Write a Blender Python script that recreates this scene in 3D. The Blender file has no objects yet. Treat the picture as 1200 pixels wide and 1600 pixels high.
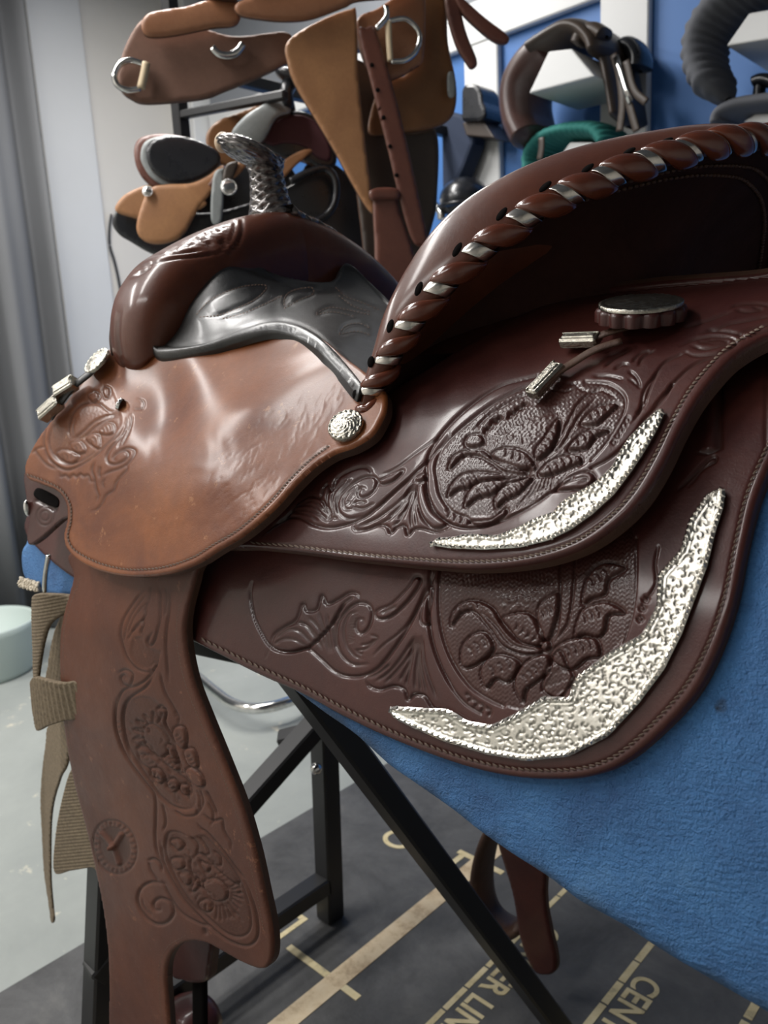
import bpy, math, random
import numpy as np
from mathutils import Vector, Matrix
from mathutils.kdtree import KDTree
random.seed(5); RNG = np.random.RandomState(7)
SC = bpy.context.scene; COL = SC.collection
Z0 = 0.95                      # height of the saddle seat above the floor; saddle frame: x forward, y near side, z up
# ------------------------------------------------------------------ camera
CP = np.array([-.5, .62, .01]); YAW, PITCH, ROLL = np.radians([-46, 11.5, -3.0]); FPX = 1230.
_cy, _sy = math.cos(YAW), math.sin(YAW); _cp, _sp = math.cos(PITCH), math.sin(PITCH)
FW = np.array([_cy*_cp, _sy*_cp, -_sp]); _r = np.array([_sy, -_cy, 0]); _u = np.cross(_r, FW)
RT = math.cos(ROLL)*_r + math.sin(ROLL)*_u; UPV = -math.sin(ROLL)*_r + math.cos(ROLL)*_u
cam = bpy.data.cameras.new('camera'); camo = bpy.data.objects.new('camera', cam); COL.objects.link(camo)
cam.sensor_width = 36; cam.sensor_fit = 'AUTO'; cam.lens = FPX/1600*36; cam.clip_start = .02; cam.clip_end = 60
m = Matrix.Identity(4)
for i in range(3): m[i][0], m[i][1], m[i][2], m[i][3] = RT[i], UPV[i], -FW[i], CP[i] + (Z0 if i == 2 else 0)
camo.matrix_world = m
cam.dof.use_dof = True; cam.dof.focus_distance = .56; cam.dof.aperture_fstop = 11
SC.camera = camo
SC.view_settings.view_transform = 'Standard'; SC.view_settings.look = 'None'; SC.view_settings.gamma = 1
SC.view_settings.use_curve_mapping = False; SC.view_settings.exposure = 0.0
# ------------------------------------------------------------------ world and lamps
w = bpy.data.worlds.new('world'); SC.world = w; w.use_nodes = True
w.node_tree.nodes['Background'].inputs[0].default_value = (.80, .88, 1, 1); w.node_tree.nodes['Background'].inputs[1].default_value = .065
def lamp(loc, size, power, aim=(0, 0, -1), col=(1, .975, .945)):
    l = bpy.data.lights.new('ceiling_lamp', 'AREA'); l.shape = 'RECTANGLE'; l.size, l.size_y = size; l.energy = power; l.color = col
    o = bpy.data.objects.new('ceiling_lamp', l); COL.objects.link(o); o.location = (loc[0], loc[1], loc[2] + Z0)
    o.rotation_euler = Vector(aim).to_track_quat('-Z', 'Y').to_euler(); return o
LAMPS = [((.95, .75, 1.48), (.22, 1.25), 30), ((.55, 1.80, 1.48), (1.25, .22), 16), ((1.35, -.55, 1.48), (.22, 1.25), 36), ((2.05, 1.25, 1.48), (.22, 1.25), 40)]
for a in LAMPS: lamp(*a)
# ------------------------------------------------------------------ maths helpers
def ray(px, py):
    px = np.asarray(px, float); py = np.asarray(py, float)
    return ((px-600)/FPX)[..., None]*RT + ((800-py)/FPX)[..., None]*UPV + FW
def onpl(px, py, ax, val):
    d = ray(px, py); t = (val-CP[ax])/d[..., ax]; return CP + t[..., None]*d
def onplane(px, py, n, c):
    d = ray(px, py); n = np.asarray(n, float); t = (c - CP@n)/(d@n); return CP + t[..., None]*d
def project(P):
    d = np.atleast_2d(P)-CP; z = d@FW
    return np.stack([600+FPX*(d@RT)/z, 800-FPX*(d@UPV)/z], 1)
def barrel(W, H, zc=-.35):
    def f(px, py):
        d = ray(px, py); a = (d[..., 1]/W)**2+(d[..., 2]/H)**2
        b = 2*(CP[1]*d[..., 1]/W**2+(CP[2]-zc)*d[..., 2]/H**2); c = (CP[1]/W)**2+((CP[2]-zc)/H)**2-1
        t = (-b-np.sqrt(np.maximum(b*b-4*a*c, 0)))/(2*a); return CP + t[..., None]*d
    return f
def plane_surf(n, c): return lambda px, py: onplane(px, py, n, c)
def tps(ctrl, lift=0.0):
    """smooth sheet through control points given as (px, py, axis, value)"""
    q = np.array([[a, b] for a, b, *_ in ctrl], float)/300.
    z = np.array([(onpl(c[0], c[1], c[2], c[3])-CP)@FW for c in ctrl])
    def U(r2): return np.where(r2 > 1e-12, r2*np.log(np.maximum(r2, 1e-12)), 0)
    n = len(q); K = U(((q[:, None]-q[None])**2).sum(-1)) + np.eye(n)*2e-3
    Pm = np.c_[np.ones(n), q]; A = np.block([[K, Pm], [Pm.T, np.zeros((3, 3))]])
    s = np.linalg.solve(A, np.r_[z, 0, 0, 0])
    def f(px, py):
        px = np.asarray(px, float); py = np.asarray(py, float)
        x, y = px/300., py/300.
        o = s[n] + s[n+1]*x + s[n+2]*y
        for i in range(n): o = o + s[i]*U((x-q[i, 0])**2+(y-q[i, 1])**2)
        return CP + (o-lift)[..., None]*ray(px, py)
    return f
def Zm(x0, y0, s, pts): return [(x0+a/s, y0+b/s) for a, b in pts]
def cat(pts, closed=False, step=3.0):
    """Catmull-Rom resampled polyline"""
    P = np.array(pts, float); n = len(P)
    if n < 3 and not closed:
        k = max(2, int(np.linalg.norm(P[-1]-P[0])/step)+1); return P[0]+(P[-1]-P[0])*np.linspace(0, 1, k)[:, None]
    Q = np.r_[P[-1:], P, P[:2]] if closed else np.r_[2*P[:1]-P[1:2], P, 2*P[-1:]-P[-2:-1]]
    out = []
    for i in range(n if closed else n-1):
        a, b, c, d = Q[i:i+4]; k = max(1, int(np.linalg.norm(c-b)/step)); t = np.arange(k)[:, None]/k
        out.append(.5*(2*b+(c-a)*t+(2*a-5*b+4*c-d)*t**2+(3*b-a-3*c+d)*t**3))
    if not closed: out.append(P[-1:])
    return np.concatenate(out)
def resample(P, n, closed=False):
    P = np.asarray(P, float)
    if closed: P = np.r_[P, P[:1]]
    d = np.r_[0, np.cumsum(np.linalg.norm(np.diff(P, axis=0), axis=1))]
    s = np.linspace(0, d[-1], n, endpoint=not closed)
    return np.stack([np.interp(s, d, P[:, k]) for k in range(P.shape[1])], 1)
def inside(poly, X, Y):
    r = np.zeros(X.shape, bool); x1, y1 = poly[-1]
    for x2, y2 in poly:
        if y1 != y2:
            c = (y1 > Y) != (y2 > Y); r ^= c & (X < (x2-x1)*(Y-y1)/(y2-y1)+x1)
        x1, y1 = x2, y2
    return r
def smooth(a, b, x):
    t = np.clip((x-a)/(b-a), 0, 1); return t*t*(3-2*t)
# ------------------------------------------------------------------ height maps for carved leather (values in millimetres)
class HM:
    def __init__(s, x0, y0, x1, y1):
        s.x0, s.y0 = x0, y0; s.h = np.zeros((y1-y0+1, x1-x0+1)); s.dye = np.zeros_like(s.h)
    def win(s, P, m):
        a = np.floor(P.min(0)-m).astype(int); b = np.ceil(P.max(0)+m).astype(int)
        i0, j0 = max(a[1]-s.y0, 0), max(a[0]-s.x0, 0); i1, j1 = min(b[1]-s.y0+1, s.h.shape[0]), min(b[0]-s.x0+1, s.h.shape[1])
        if i1 <= i0 or j1 <= j0: return None
        Y, X = np.mgrid[i0:i1, j0:j1]; return slice(i0, i1), slice(j0, j1), X+s.x0*1., Y+s.y0*1.
    @staticmethod
    def dist(P, X, Y):
        D = np.full(X.shape, 1e9); T = np.zeros(X.shape); S = np.zeros(X.shape); L = 0
        for (ax, ay), (bx, by) in zip(P[:-1], P[1:]):
            dx, dy = bx-ax, by-ay; l2 = dx*dx+dy*dy
            if l2 < 1e-9: continue
            t = np.clip(((X-ax)*dx+(Y-ay)*dy)/l2, 0, 1); ex, ey = X-ax-t*dx, Y-ay-t*dy; d = ex*ex+ey*ey
            mk = d < D; D = np.where(mk, d, D); l = math.sqrt(l2); T = np.where(mk, L+t*l, T); S = np.where(mk, np.sign(dx*ey-dy*ex), S); L += l
        return np.sqrt(D), T/max(L, 1e-9), S
    def groove(s, pts, w=2.2, d=.9, taper=True, dye=.8, bevel=0., raw=False):
        P = np.array(pts, float) if raw else cat(pts, step=2.5)
        q = s.win(P, w*3+8*(bevel != 0))
        if q is None: return
        i, j, X, Y = q; D, T, S = s.dist(P, X, Y)
        k = np.minimum(1, np.minimum(T, 1-T)*7+.25) if taper else 1
        g = np.exp(-(D/w)**2)*k
        s.h[i, j] -= d*g; s.dye[i, j] = np.maximum(s.dye[i, j], dye*g)
        if bevel: s.h[i, j] -= abs(bevel)*np.exp(-np.maximum(D-w*.5, 0)/5.)*k*(S*np.sign(bevel) > 0)
    def ridge(s, pts, w=5., h=.8, taper=True, edge=True):
        P = cat(pts, step=2.5); q = s.win(P, w*2.4)
        if q is None: return
        i, j, X, Y = q; D, T, S = s.dist(P, X, Y)
        k = np.minimum(1, np.minimum(T, 1-T)*6+.15) if taper else 1
        ww = w*np.sqrt(k); s.h[i, j] += h*k*np.sqrt(np.maximum(1-(D/np.maximum(ww, .1))**2, 0))
        if edge:
            g = np.exp(-((D-ww*1.12)/1.4)**2)*k; s.h[i, j] -= .5*g; s.dye[i, j] = np.maximum(s.dye[i, j], .7*g)
    def region(s, pts, h=.8, r=7., d=.9, w=2., dye=.85, dome=.5, out=5., sm=True):
        """raised closed shape: rounded edge, cut line round it, ground beaten down outside"""
        P = cat(pts, closed=True, step=2.5) if sm else np.array(pts, float)
        q = s.win(P, 3*out)
        if q is None: return
        i, j, X, Y = q; D, T, S = s.dist(np.r_[P, P[:1]], X, Y); I = inside(P, X, Y)
        e = np.minimum(D/r, 1); s.h[i, j] += np.where(I, h*(np.sqrt(np.maximum(1-(1-e)**2, 0)))*(1-dome*np.exp(-D/(r*1.5))*0), 0)
        g = np.exp(-(np.where(I, D*1.6, D)/w)**2); s.h[i, j] -= d*g + np.where(I, 0, .5*d*np.exp(-D/out)); s.dye[i, j] = np.maximum(s.dye[i, j], dye*g)
    def ground(s, pts, d=.8, amp=.25, dye=.5, scale=3.0, soft=3.):
        P = cat(pts, closed=True, step=4); q = s.win(P, 2)
        if q is None: return
        i, j, X, Y = q; D, T, S = s.dist(np.r_[P, P[:1]], X, Y); I = inside(P, X, Y); k = np.where(I, np.minimum(D/soft, 1), 0)
        st = np.sin(X*2.1/scale*1.25+.6*np.sin(Y*.7))*np.sin(Y*2.1/scale*1.25+.6*np.sin(X*.6))
        s.h[i, j] += k*(-d+amp*st); s.dye[i, j] = np.maximum(s.dye[i, j], dye*k*(.75-.25*st))
    def stamp(s, pts, r=3., d=.6):
        for p in pts: s.groove([p, (p[0]+.1, p[1]+.1)], w=r, d=d, taper=False, raw=True)
    def __call__(s, px, py, arr=None):
        a = s.h if arr is None else arr
        x = np.clip(px-s.x0, 0, a.shape[1]-1.001); y = np.clip(py-s.y0, 0, a.shape[0]-1.001)
        i, j = y.astype(int), x.astype(int); u, v = x-j, y-i
        return (a[i, j]*(1-u)+a[i, j+1]*u)*(1-v)+(a[i+1, j]*(1-u)+a[i+1, j+1]*u)*v
# ------------------------------------------------------------------ object helpers
def link(name, me, parent=None, mats=()):
    for mt in mats: me.materials.append(mt)
    o = bpy.data.objects.new(name, me); COL.objects.link(o)
    if parent: o.parent = parent
    return o
def mesh(name, V, F, mats, parent=None, smooth_=True, mi=None):
    me = bpy.data.meshes.new(name); me.from_pydata([tuple(v) for v in V], [], [tuple(int(i) for i in f) for f in F])
    if smooth_: me.polygons.foreach_set('use_smooth', [True]*len(me.polygons))
    if mi is not None: me.polygons.foreach_set('material_index', list(mi))
    me.update(); return link(name, me, parent, mats if isinstance(mats, (list, tuple)) else [mats])
def tag(o, label=None, cat_=None, group=None, kind=None):
    if label: o['label'] = label
    if cat_: o['category'] = cat_
    if group: o['group'] = group
    if kind: o['kind'] = kind
    return o
def empty(name, loc, label=None, cat_=None, group=None):
    o = bpy.data.objects.new(name, None); COL.objects.link(o); o.empty_display_size = .05; o['base'] = tuple(loc)
    return tag(o, label, cat_, group)
class MB:
    def __init__(s): s.V = []; s.F = []; s.n = 0; s.M = []
    def add(s, V, F, mi=0):
        s.V += [tuple(v) for v in V]; s.F += [tuple(int(i)+s.n for i in f) for f in F]; s.M += [mi]*len(F); s.n += len(V)
    def obj(s, name, mats, parent=None, smooth_=True): return mesh(name, s.V, s.F, mats, parent, smooth_, s.M)
    def box(s, c, size, R=None, bev=.0, mi=0):
        hx, hy, hz = [q/2 for q in size]; b = min(bev, hx*.9, hy*.9, hz*.9)
        V = []; 
        if b <= 0:
            V = [(x, y, z) for x in (-hx, hx) for y in (-hy, hy) for z in (-hz, hz)]
            F = [(0, 1, 3, 2), (4, 6, 7, 5), (0, 4, 5, 1), (2, 3, 7, 6), (0, 2, 6, 4), (1, 5, 7, 3)]
        else:
            idx = {}
            for sx in (-1, 1):
                for sy in (-1, 1):
                    for sz in (-1, 1):
                        for k in range(3):
                            p = [sx*(hx-b), sy*(hy-b), sz*(hz-b)]; p[k] = (sx*hx, sy*hy, sz*hz)[k]; idx[sx, sy, sz, k] = len(V); V.append(tuple(p))
            F = []
            for k in range(3):
                a, c_ = [q for q in range(3) if q != k]
                for sg in (-1, 1):
                    f = []
                    for ua, uc in ((-1, -1), (1, -1), (1, 1), (-1, 1)):
                        t = [0]*3; t[k] = sg; t[a] = ua; t[c_] = uc; f.append(idx[(*t, k)])
                    flip = (sg > 0) == (k == 1); F.append(f[::-1] if flip else f)
                for ua in (-1, 1):
                    for uc in (-1, 1):
                        t0 = [0]*3; t0[k] = -1; t0[a] = ua; t0[c_] = uc; t1 = list(t0); t1[k] = 1
                        F.append([idx[(*t0, a)], idx[(*t1, a)], idx[(*t1, c_)], idx[(*t0, c_)]])
            for sx in (-1, 1):
                for sy in (-1, 1):
                    for sz in (-1, 1): F.append([idx[sx, sy, sz, k] for k in range(3)])
        V = np.array(V)
        if R is not None: V = V@np.asarray(R).T
        s.add(V+np.asarray(c), F, mi); return s
    def tube(s, path, rad, k=10, cap=True, mi=0, up=(0, 0, 1), flat=None, closed=False):
        """sweep an ellipse along a path; rad: number, list or list of (across, thick)"""
        P = np.asarray(path, float); n = len(P)
        R = np.array([(r, r) if np.isscalar(r) else r for r in ([rad]*n if (np.isscalar(rad) or (isinstance(rad, tuple) and len(rad) == 2)) else rad)], float)
        T = np.gradient(P, axis=0) if not closed else np.roll(P, -1, 0)-np.roll(P, 1, 0)
        T /= np.linalg.norm(T, axis=1)[:, None]+1e-12
        up = np.asarray(up, float); a = np.arange(k)/k*2*math.pi; V = []
        for i in range(n):
            u = up if up.ndim == 1 else up[i]
            A = np.cross(T[i], u); A = A/(np.linalg.norm(A)+1e-12); B = np.cross(A, T[i])
            V.append(P[i]+np.cos(a)[:, None]*A*R[i, 0]+np.sin(a)[:, None]*B*R[i, 1])
        V = np.concatenate(V); F = []
        for i in range(n if closed else n-1):
            i2 = (i+1) % n
            for j in range(k): F.append((i*k+j, i*k+(j+1) % k, i2*k+(j+1) % k, i2*k+j))
        if cap and not closed: F.append(tuple(range(k))[::-1]); F.append(tuple((n-1)*k+j for j in range(k)))
        s.add(V, F, mi); return s
    def grid(s, G, closed_u=False, closed_v=False, mi=0, flip=False):
        G = np.asarray(G); a, b = G.shape[:2]; F = []
        for i in range(a if closed_u else a-1):
            for j in range(b if closed_v else b-1):
                q = (i*b+j, i*b+(j+1) % b, (i+1) % a*b+(j+1) % b, (i+1) % a*b+j); F.append(q[::-1] if flip else q)
        s.add(G.reshape(-1, 3), F, mi); return s
    def ball(s, c, r, R=None, nu=12, nv=8, mi=0, e=1.0):
        th = np.linspace(-math.pi/2, math.pi/2, nv+1); ph = np.arange(nu)/nu*2*math.pi
        G = np.stack([np.cos(th)[:, None]*np.cos(ph)*r[0], np.cos(th)[:, None]*np.sin(ph)*r[1], (np.sign(np.sin(th))*np.abs(np.sin(th))**e)[:, None]*np.ones(nu)*r[2]], -1)
        if R is not None: G = G@np.asarray(R).T
        return s.grid(G+np.asarray(c), closed_v=True, mi=mi)
def normals(S, px, py, e=.6):
    px = np.asarray(px, float); py = np.asarray(py, float)
    n = np.cross(S(px+e, py)-S(px-e, py), S(px, py+e)-S(px, py-e)); n /= np.linalg.norm(n, axis=-1)[..., None]+1e-15
    P = S(px, py); n *= np.where(((CP-P)*n).sum(-1) < 0, -1, 1)[..., None]; return P, n
def sheet(name, outline, S, mats, parent=None, hm=None, step=2.0, thick=.008, er=.003, bump=None, sm=True, lift=0., wall=4, back=None):
    """a piece of leather (or plate) cut to an outline, laid on the surface S, with rounded edge and thickness"""
    O = cat(outline, closed=True, step=1.5) if sm else resample(np.array(outline, float), int(np.linalg.norm(np.diff(np.r_[outline, outline[:1]], axis=0), axis=1).sum()/1.5), closed=True)
    a = O.min(0)-step; b = O.max(0)+step
    gx = np.arange(a[0], b[0]+step, step); gy = np.arange(a[1], b[1]+step, step); X, Y = np.meshgrid(gx, gy)
    I = inside(O, X, Y); kd = KDTree(len(O))
    for i, p in enumerate(O): kd.insert((p[0], p[1], 0), i)
    kd.balance()
    dil = I.copy()
    dil[1:] |= I[:-1]; dil[:-1] |= I[1:]; dil[:, 1:] |= dil[:, :-1]; dil[:, :-1] |= dil[:, 1:]
    D = np.full(X.shape, -1e3)
    for i, j in zip(*np.nonzero(dil)):
        q, k, d = kd.find((X[i, j], Y[i, j], 0)); D[i, j] = d if I[i, j] else -d
        if abs(d) < .5*step: X[i, j], Y[i, j] = O[k]; D[i, j] = 0
    keep = D >= 0
    idx = -np.ones(X.shape, int); idx[keep] = np.arange(keep.sum())
    q = np.stack([idx[:-1, :-1], idx[:-1, 1:], idx[1:, 1:], idx[1:, :-1]], -1).reshape(-1, 4); cnt = (q >= 0).sum(1)
    Q = q[cnt == 4]; T = [tuple(v for v in r if v >= 0) for r in q[cnt == 3]]
    px, py = X[keep].copy(), Y[keep].copy(); F = [tuple(r) for r in Q] + T
    # boundary edges
    E = np.concatenate([Q[:, [0, 1]], Q[:, [1, 2]], Q[:, [2, 3]], Q[:, [3, 0]]] + ([np.array(T)[:, [0, 1]], np.array(T)[:, [1, 2]], np.array(T)[:, [2, 0]]] if T else []))
    key = np.sort(E, 1); code = key[:, 0].astype(np.int64)*len(px)+key[:, 1]; u, inv, c = np.unique(code, return_inverse=True, return_counts=True)
    BE = E[c[inv] == 1]; bv = np.unique(BE)
    for v in bv:
        k = kd.find((px[v], py[v], 0))[1]; px[v], py[v] = O[k]
    dpx = D[keep].copy(); dpx[bv] = 0
    used = np.zeros(len(px), bool); used[np.unique(E)] = True
    P, n = normals(S, px, py); depth = (P-CP)@FW; dm = np.maximum(dpx, 0)*depth/FPX
    h = np.full(len(px), lift)
    if er > 0: h -= er*(1-np.sqrt(np.maximum(1-(1-np.minimum(dm/er, 1))**2, 0)))
    dye = np.zeros(len(px))
    if hm is not None:
        k = smooth(0, .002, dm); h += hm(px, py)*.001*k; dye = hm(px, py, hm.dye)*k
    if bump is not None: h += bump(px, py)
    V = P+n*h[:, None]; nv = len(V)
    # walls
    rid = {int(v): i for i, v in enumerate(bv)}; rings = []
    base = P[bv]+n[bv]*(h[bv])[:, None]
    outd = None
    for w_ in range(1, wall+1):
        t = w_/wall; rings.append(base-n[bv]*(thick-er)*t)
    V = np.concatenate([V]+rings); mi = [0]*len(F)
    for a_, b_ in BE:
        pa, pb = int(a_), int(b_)
        for w_ in range(wall):
            qa, qb = nv+w_*len(bv)+rid[int(a_)], nv+w_*len(bv)+rid[int(b_)]
            F.append((pb, pa, qa, qb)); mi.append(1 if len(mats) > 1 else 0); pa, pb = qa, qb
    # orient towards camera
    v0 = [V[i] for i in F[0][:3]]
    if np.dot(np.cross(v0[1]-v0[0], v0[2]-v0[0]), CP-v0[0]) < 0: F = [f[::-1] for f in F]
    o = mesh(name, V, F, mats, parent, True, mi); at = o.data.attributes.new('dye', 'FLOAT', 'POINT')
    at.data.foreach_set('value', np.r_[dye, np.zeros(len(V)-nv)].astype(np.float32)); return o
def offset_path(pts, d, closed=False):
    P = cat(pts, closed=closed, step=3.); T = np.gradient(P, axis=0); T /= np.linalg.norm(T, axis=1)[:, None]+1e-9
    return P+np.stack([-T[:, 1], T[:, 0]], 1)*d
def stitches(name, path, S, mat, parent, pitch=7., ln=6., wd=1.6, lift=.0004, hgt=.0009, skew=.0, raw=False):
    P = np.array(path, float) if raw else cat(path, step=2.)
    n = max(2, int(np.linalg.norm(np.diff(P, axis=0), axis=1).sum()/pitch)); Q = resample(P, n)
    T = np.gradient(Q, axis=0); T /= np.linalg.norm(T, axis=1)[:, None]+1e-9; N = np.stack([-T[:, 1], T[:, 0]], 1)
    b = MB(); a = np.arange(6)/6*2*math.pi
    for c, t, nn in zip(Q, T, N):
        tt = t*math.cos(skew)+nn*math.sin(skew); no = -t*math.sin(skew)+nn*math.cos(skew); V = []
        pts = [c+tt*ln*.5*math.cos(x)+no*wd*.5*math.sin(x) for x in a]+[c]
        pp = np.array(pts); p3, n3 = normals(S, pp[:, 0], pp[:, 1])
        V = p3+n3*np.array([lift]*6+[lift+hgt])[:, None]
        F = [(i, (i+1) % 6, 6) for i in range(6)]
        if np.dot(np.cross(V[1]-V[0], V[6]-V[0]), CP-V[0]) < 0: F = [f[::-1] for f in F]
        b.add(V, F)
    o = b.obj(name, mat, parent); tag(o, kind='stuff'); return o
# ------------------------------------------------------------------ materials
def mat(name, col, rough=.5, metal=0., coat=0., spec=.5):
    m = bpy.data.materials.new(name); m.use_nodes = True; b = m.node_tree.nodes['Principled BSDF']
    b.inputs['Base Color'].default_value = (*col, 1); b.inputs['Roughness'].default_value = rough; b.inputs['Metallic'].default_value = metal
    b.inputs['Coat Weight'].default_value = coat; b.inputs['Coat Roughness'].default_value = .12; b.inputs['Specular IOR Level'].default_value = spec
    return m, m.node_tree, b
def noise(nt, scale, detail=4., rough=.6, dist=0., vec=None):
    n = nt.nodes.new('ShaderNodeTexNoise'); n.inputs['Scale'].default_value = scale; n.inputs['Detail'].default_value = detail
    n.inputs['Roughness'].default_value = rough; n.inputs['Distortion'].default_value = dist
    if vec is None:
        tc = nt.nodes.new('ShaderNodeTexCoord'); vec = tc.outputs['Object']
    nt.links.new(vec, n.inputs['Vector']); return n.outputs['Fac']
def ramp(nt, fac, stops):
    r = nt.nodes.new('ShaderNodeValToRGB'); e = r.color_ramp.elements
    while len(e) < len(stops): e.new(.5)
    for k, (p, c) in zip(e, stops): k.position = p; k.color = (*c, 1) if len(c) == 3 else c
    nt.links.new(fac, r.inputs['Fac']); return r.outputs['Color']
def mixc(nt, fac, a, b, mode='MIX'):
    x = nt.nodes.new('ShaderNodeMix'); x.data_type = 'RGBA'; x.blend_type = mode
    for s, v in ((x.inputs[0], fac), (x.inputs[6], a), (x.inputs[7], b)):
        if hasattr(v, 'node'): nt.links.new(v, s)
        else: s.default_value = v if np.isscalar(v) else (*v, 1)
    return x.outputs[2]
def mth(nt, op, a, b=0.):
    x = nt.nodes.new('ShaderNodeMath'); x.operation = op; x.use_clamp = False
    for s, v in ((x.inputs[0], a), (x.inputs[1], b)):
        if hasattr(v, 'node'): nt.links.new(v, s)
        else: s.default_value = v
    return x.outputs[0]
def bump(nt, b, h, strength=.3, dist=.001):
    x = nt.nodes.new('ShaderNodeBump'); x.inputs['Strength'].default_value = strength; x.inputs['Distance'].default_value = dist
    nt.links.new(h, x.inputs['Height']); nt.links.new(x.outputs['Normal'], b.inputs['Normal']); return x
def leather(name, c1, c2, rough=.36, coat=.25, grain=.25, gs=900., worn=None, dyec=(.03, .012, .008), spec=.5, dust=0.):
    m, nt, b = mat(name, c1, rough, 0, coat, spec); b.inputs['Coat Roughness'].default_value = {'chestnut_leather': .21, 'black_seat_leather': .22}.get(name, .15)
    big = noise(nt, 9., 5, .6, .6); col = ramp(nt, big, [(.34, c1), (.66, c2)])
    fine = noise(nt, 160., 3, .6); col = mixc(nt, mth(nt, 'MULTIPLY', mth(nt, 'SUBTRACT', fine, .35), .55), col, tuple(.45*x for x in c1))
    if worn is not None:
        wf = ramp(nt, noise(nt, 60., 6, .75), [(.62, (0, 0, 0)), (.66, (1, 1, 1))]); col = mixc(nt, mth(nt, 'MULTIPLY', wf, .42), col, worn)
    at = nt.nodes.new('ShaderNodeAttribute'); at.attribute_name = 'dye'
    col = mixc(nt, mth(nt, 'MULTIPLY', at.outputs['Fac'], .75), col, dyec)
    nt.links.new(col, b.inputs['Base Color'])
    rg = mth(nt, 'ADD', mth(nt, 'MULTIPLY', noise(nt, 26., 5, .65), .28), rough-.14); nt.links.new(rg, b.inputs['Roughness'])
    g1 = noise(nt, gs, 4, .65); g2 = noise(nt, gs*.16, 5, .7, .4)
    bump(nt, b, mth(nt, 'ADD', g1, mth(nt, 'MULTIPLY', g2, 1.6)), grain, .0012); return m
M = {}
M['jockey'] = leather('chestnut_leather', (.250, .078, .022), (.125, .034, .014), .50, .36, .22, worn=(.45, .22, .10), spec=.22)
M['skirt'] = leather('oxblood_leather', (.042, .0105, .0095), (.068, .018, .0135), .44, .35, .18, spec=.25)
M['swell'] = leather('russet_leather', (.115, .034, .016), (.070, .020, .012), .42, .4, .12, spec=.25)
M['fender'] = leather('saddle_tan_leather', (.125, .040, .019), (.078, .025, .015), .50, .03, .22, worn=(.30, .13, .07), spec=.35)
M['edge'] = leather('burnished_edge', (.050, .022, .014), (.095, .045, .026), .55, .05, .4)
M['seat'] = leather('black_seat_leather', (.007, .0075, .008), (.012, .012, .012), .40, .3, .25)
M['blackedge'] = leather('black_edge_leather', (.006, .006, .006), (.01, .01, .01), .35, .2, .2)
M['lace'] = leather('lacing_leather', (.135, .034, .015), (.085, .022, .012), .22, .6, .06)
M['cantback'] = leather('dark_cantle_leather', (.030, .013, .011), (.050, .021, .017), .85, 0, .3, spec=.10)
M['thread'] = mat('waxed_thread', (.10, .065, .045), .7)[0]
M['thread_pale'] = mat('pale_thread', (.15, .105, .078), .7)[0]
M['thread_brown'] = mat('brown_thread', (.11, .06, .035), .7)[0]
def silver(name, col=(.78, .75, .68), rough=.22, gs=420., gb=.5):
    m, nt, b = mat(name, col, rough, 1.); n = noise(nt, gs, 3, .6, 1.5)
    c = ramp(nt, n, [(.35, tuple(.75*x for x in col)), (.6, col)]); at = nt.nodes.new('ShaderNodeAttribute'); at.attribute_name = 'dye'; c = mixc(nt, mth(nt, 'MULTIPLY', at.outputs['Fac'], .85), c, (.16, .14, .11)); nt.links.new(c, b.inputs['Base Color']); bump(nt, b, n, gb, .0012); return m
M['silver'] = silver('engraved_silver', (.72, .695, .63), .30, 1500., .25)
M['silverplain'] = silver('plain_silver', (.74, .71, .66), .22, 90., .05)
M['tarnish'] = silver('tarnished_silver', (.44, .42, .365), .25, 500., .4)
M['steel'] = silver('steel', (.72, .72, .70), .15, 60., .02)
M['black'] = mat('black_steel', (.010, .010, .011), .42)[0]
M['dark'] = mat('dark_void', (.006, .005, .005), .95, spec=.05)[0]
# ------------------------------------------------------------------ the room
def wallmat(name, col, rough=.7, var=.05):
    m, nt, b = mat(name, col, rough); c = ramp(nt, noise(nt, 3., 4), [(.3, tuple(x*(1-var) for x in col)), (.7, col)]); nt.links.new(c, b.inputs['Base Color']); return m
M['cream'] = wallmat('cream_paint', (.72, .69, .635)); M['white'] = wallmat('white_paint', (.68, .69, .69), .5); M['blue'] = wallmat('blue_paint', (.045, .155, .42), .55)
M['greyup'] = wallmat('grey_ceiling_paint', (.22, .235, .26)); M['curtain'] = wallmat('grey_curtain_cloth', (.15, .155, .163), .9)
mc, nt, b = mat('pale_concrete', (.5, .52, .49), .55)
c = ramp(nt, noise(nt, 2.2, 7, .65, .3), [(.3, (.25, .27, .257)), (.7, (.36, .38, .358))]); c = mixc(nt, ramp(nt, noise(nt, 14., 6, .7), [(.62, (0, 0, 0)), (.70, (1, 1, 1))]), c, (.60, .56, .45)); nt.links.new(c, b.inputs['Base Color']); bump(nt, b, noise(nt, 40., 5), .15, .004); M['concrete'] = mc
mr, nt, b = mat('black_rubber', (.04, .04, .04), .6)
c = ramp(nt, noise(nt, 7., 8, .72, .4), [(.32, (.042, .042, .043)), (.55, (.085, .085, .086)), (.75, (.14, .137, .13))]); nt.links.new(c, b.inputs['Base Color']); bump(nt, b, noise(nt, 60., 6, .7), .35, .003); M['rubber'] = mr
my, nt, b = mat('worn_yellow_paint', (.55, .44, .2), .6)
c = ramp(nt, noise(nt, 38., 6, .7), [(.30, (.30, .26, .17)), (.45, (.58, .49, .28)), (.75, (.68, .60, .40))]); nt.links.new(c, b.inputs['Base Color']); M['yellow'] = my
mt_, nt, b = mat('beige_tape', (.6, .46, .28), .55)
c = ramp(nt, noise(nt, 30., 5, .7), [(.3, (.42, .30, .18)), (.5, (.66, .53, .35)), (.75, (.74, .63, .46))]); nt.links.new(c, b.inputs['Base Color']); M['tape'] = mt_
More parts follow.
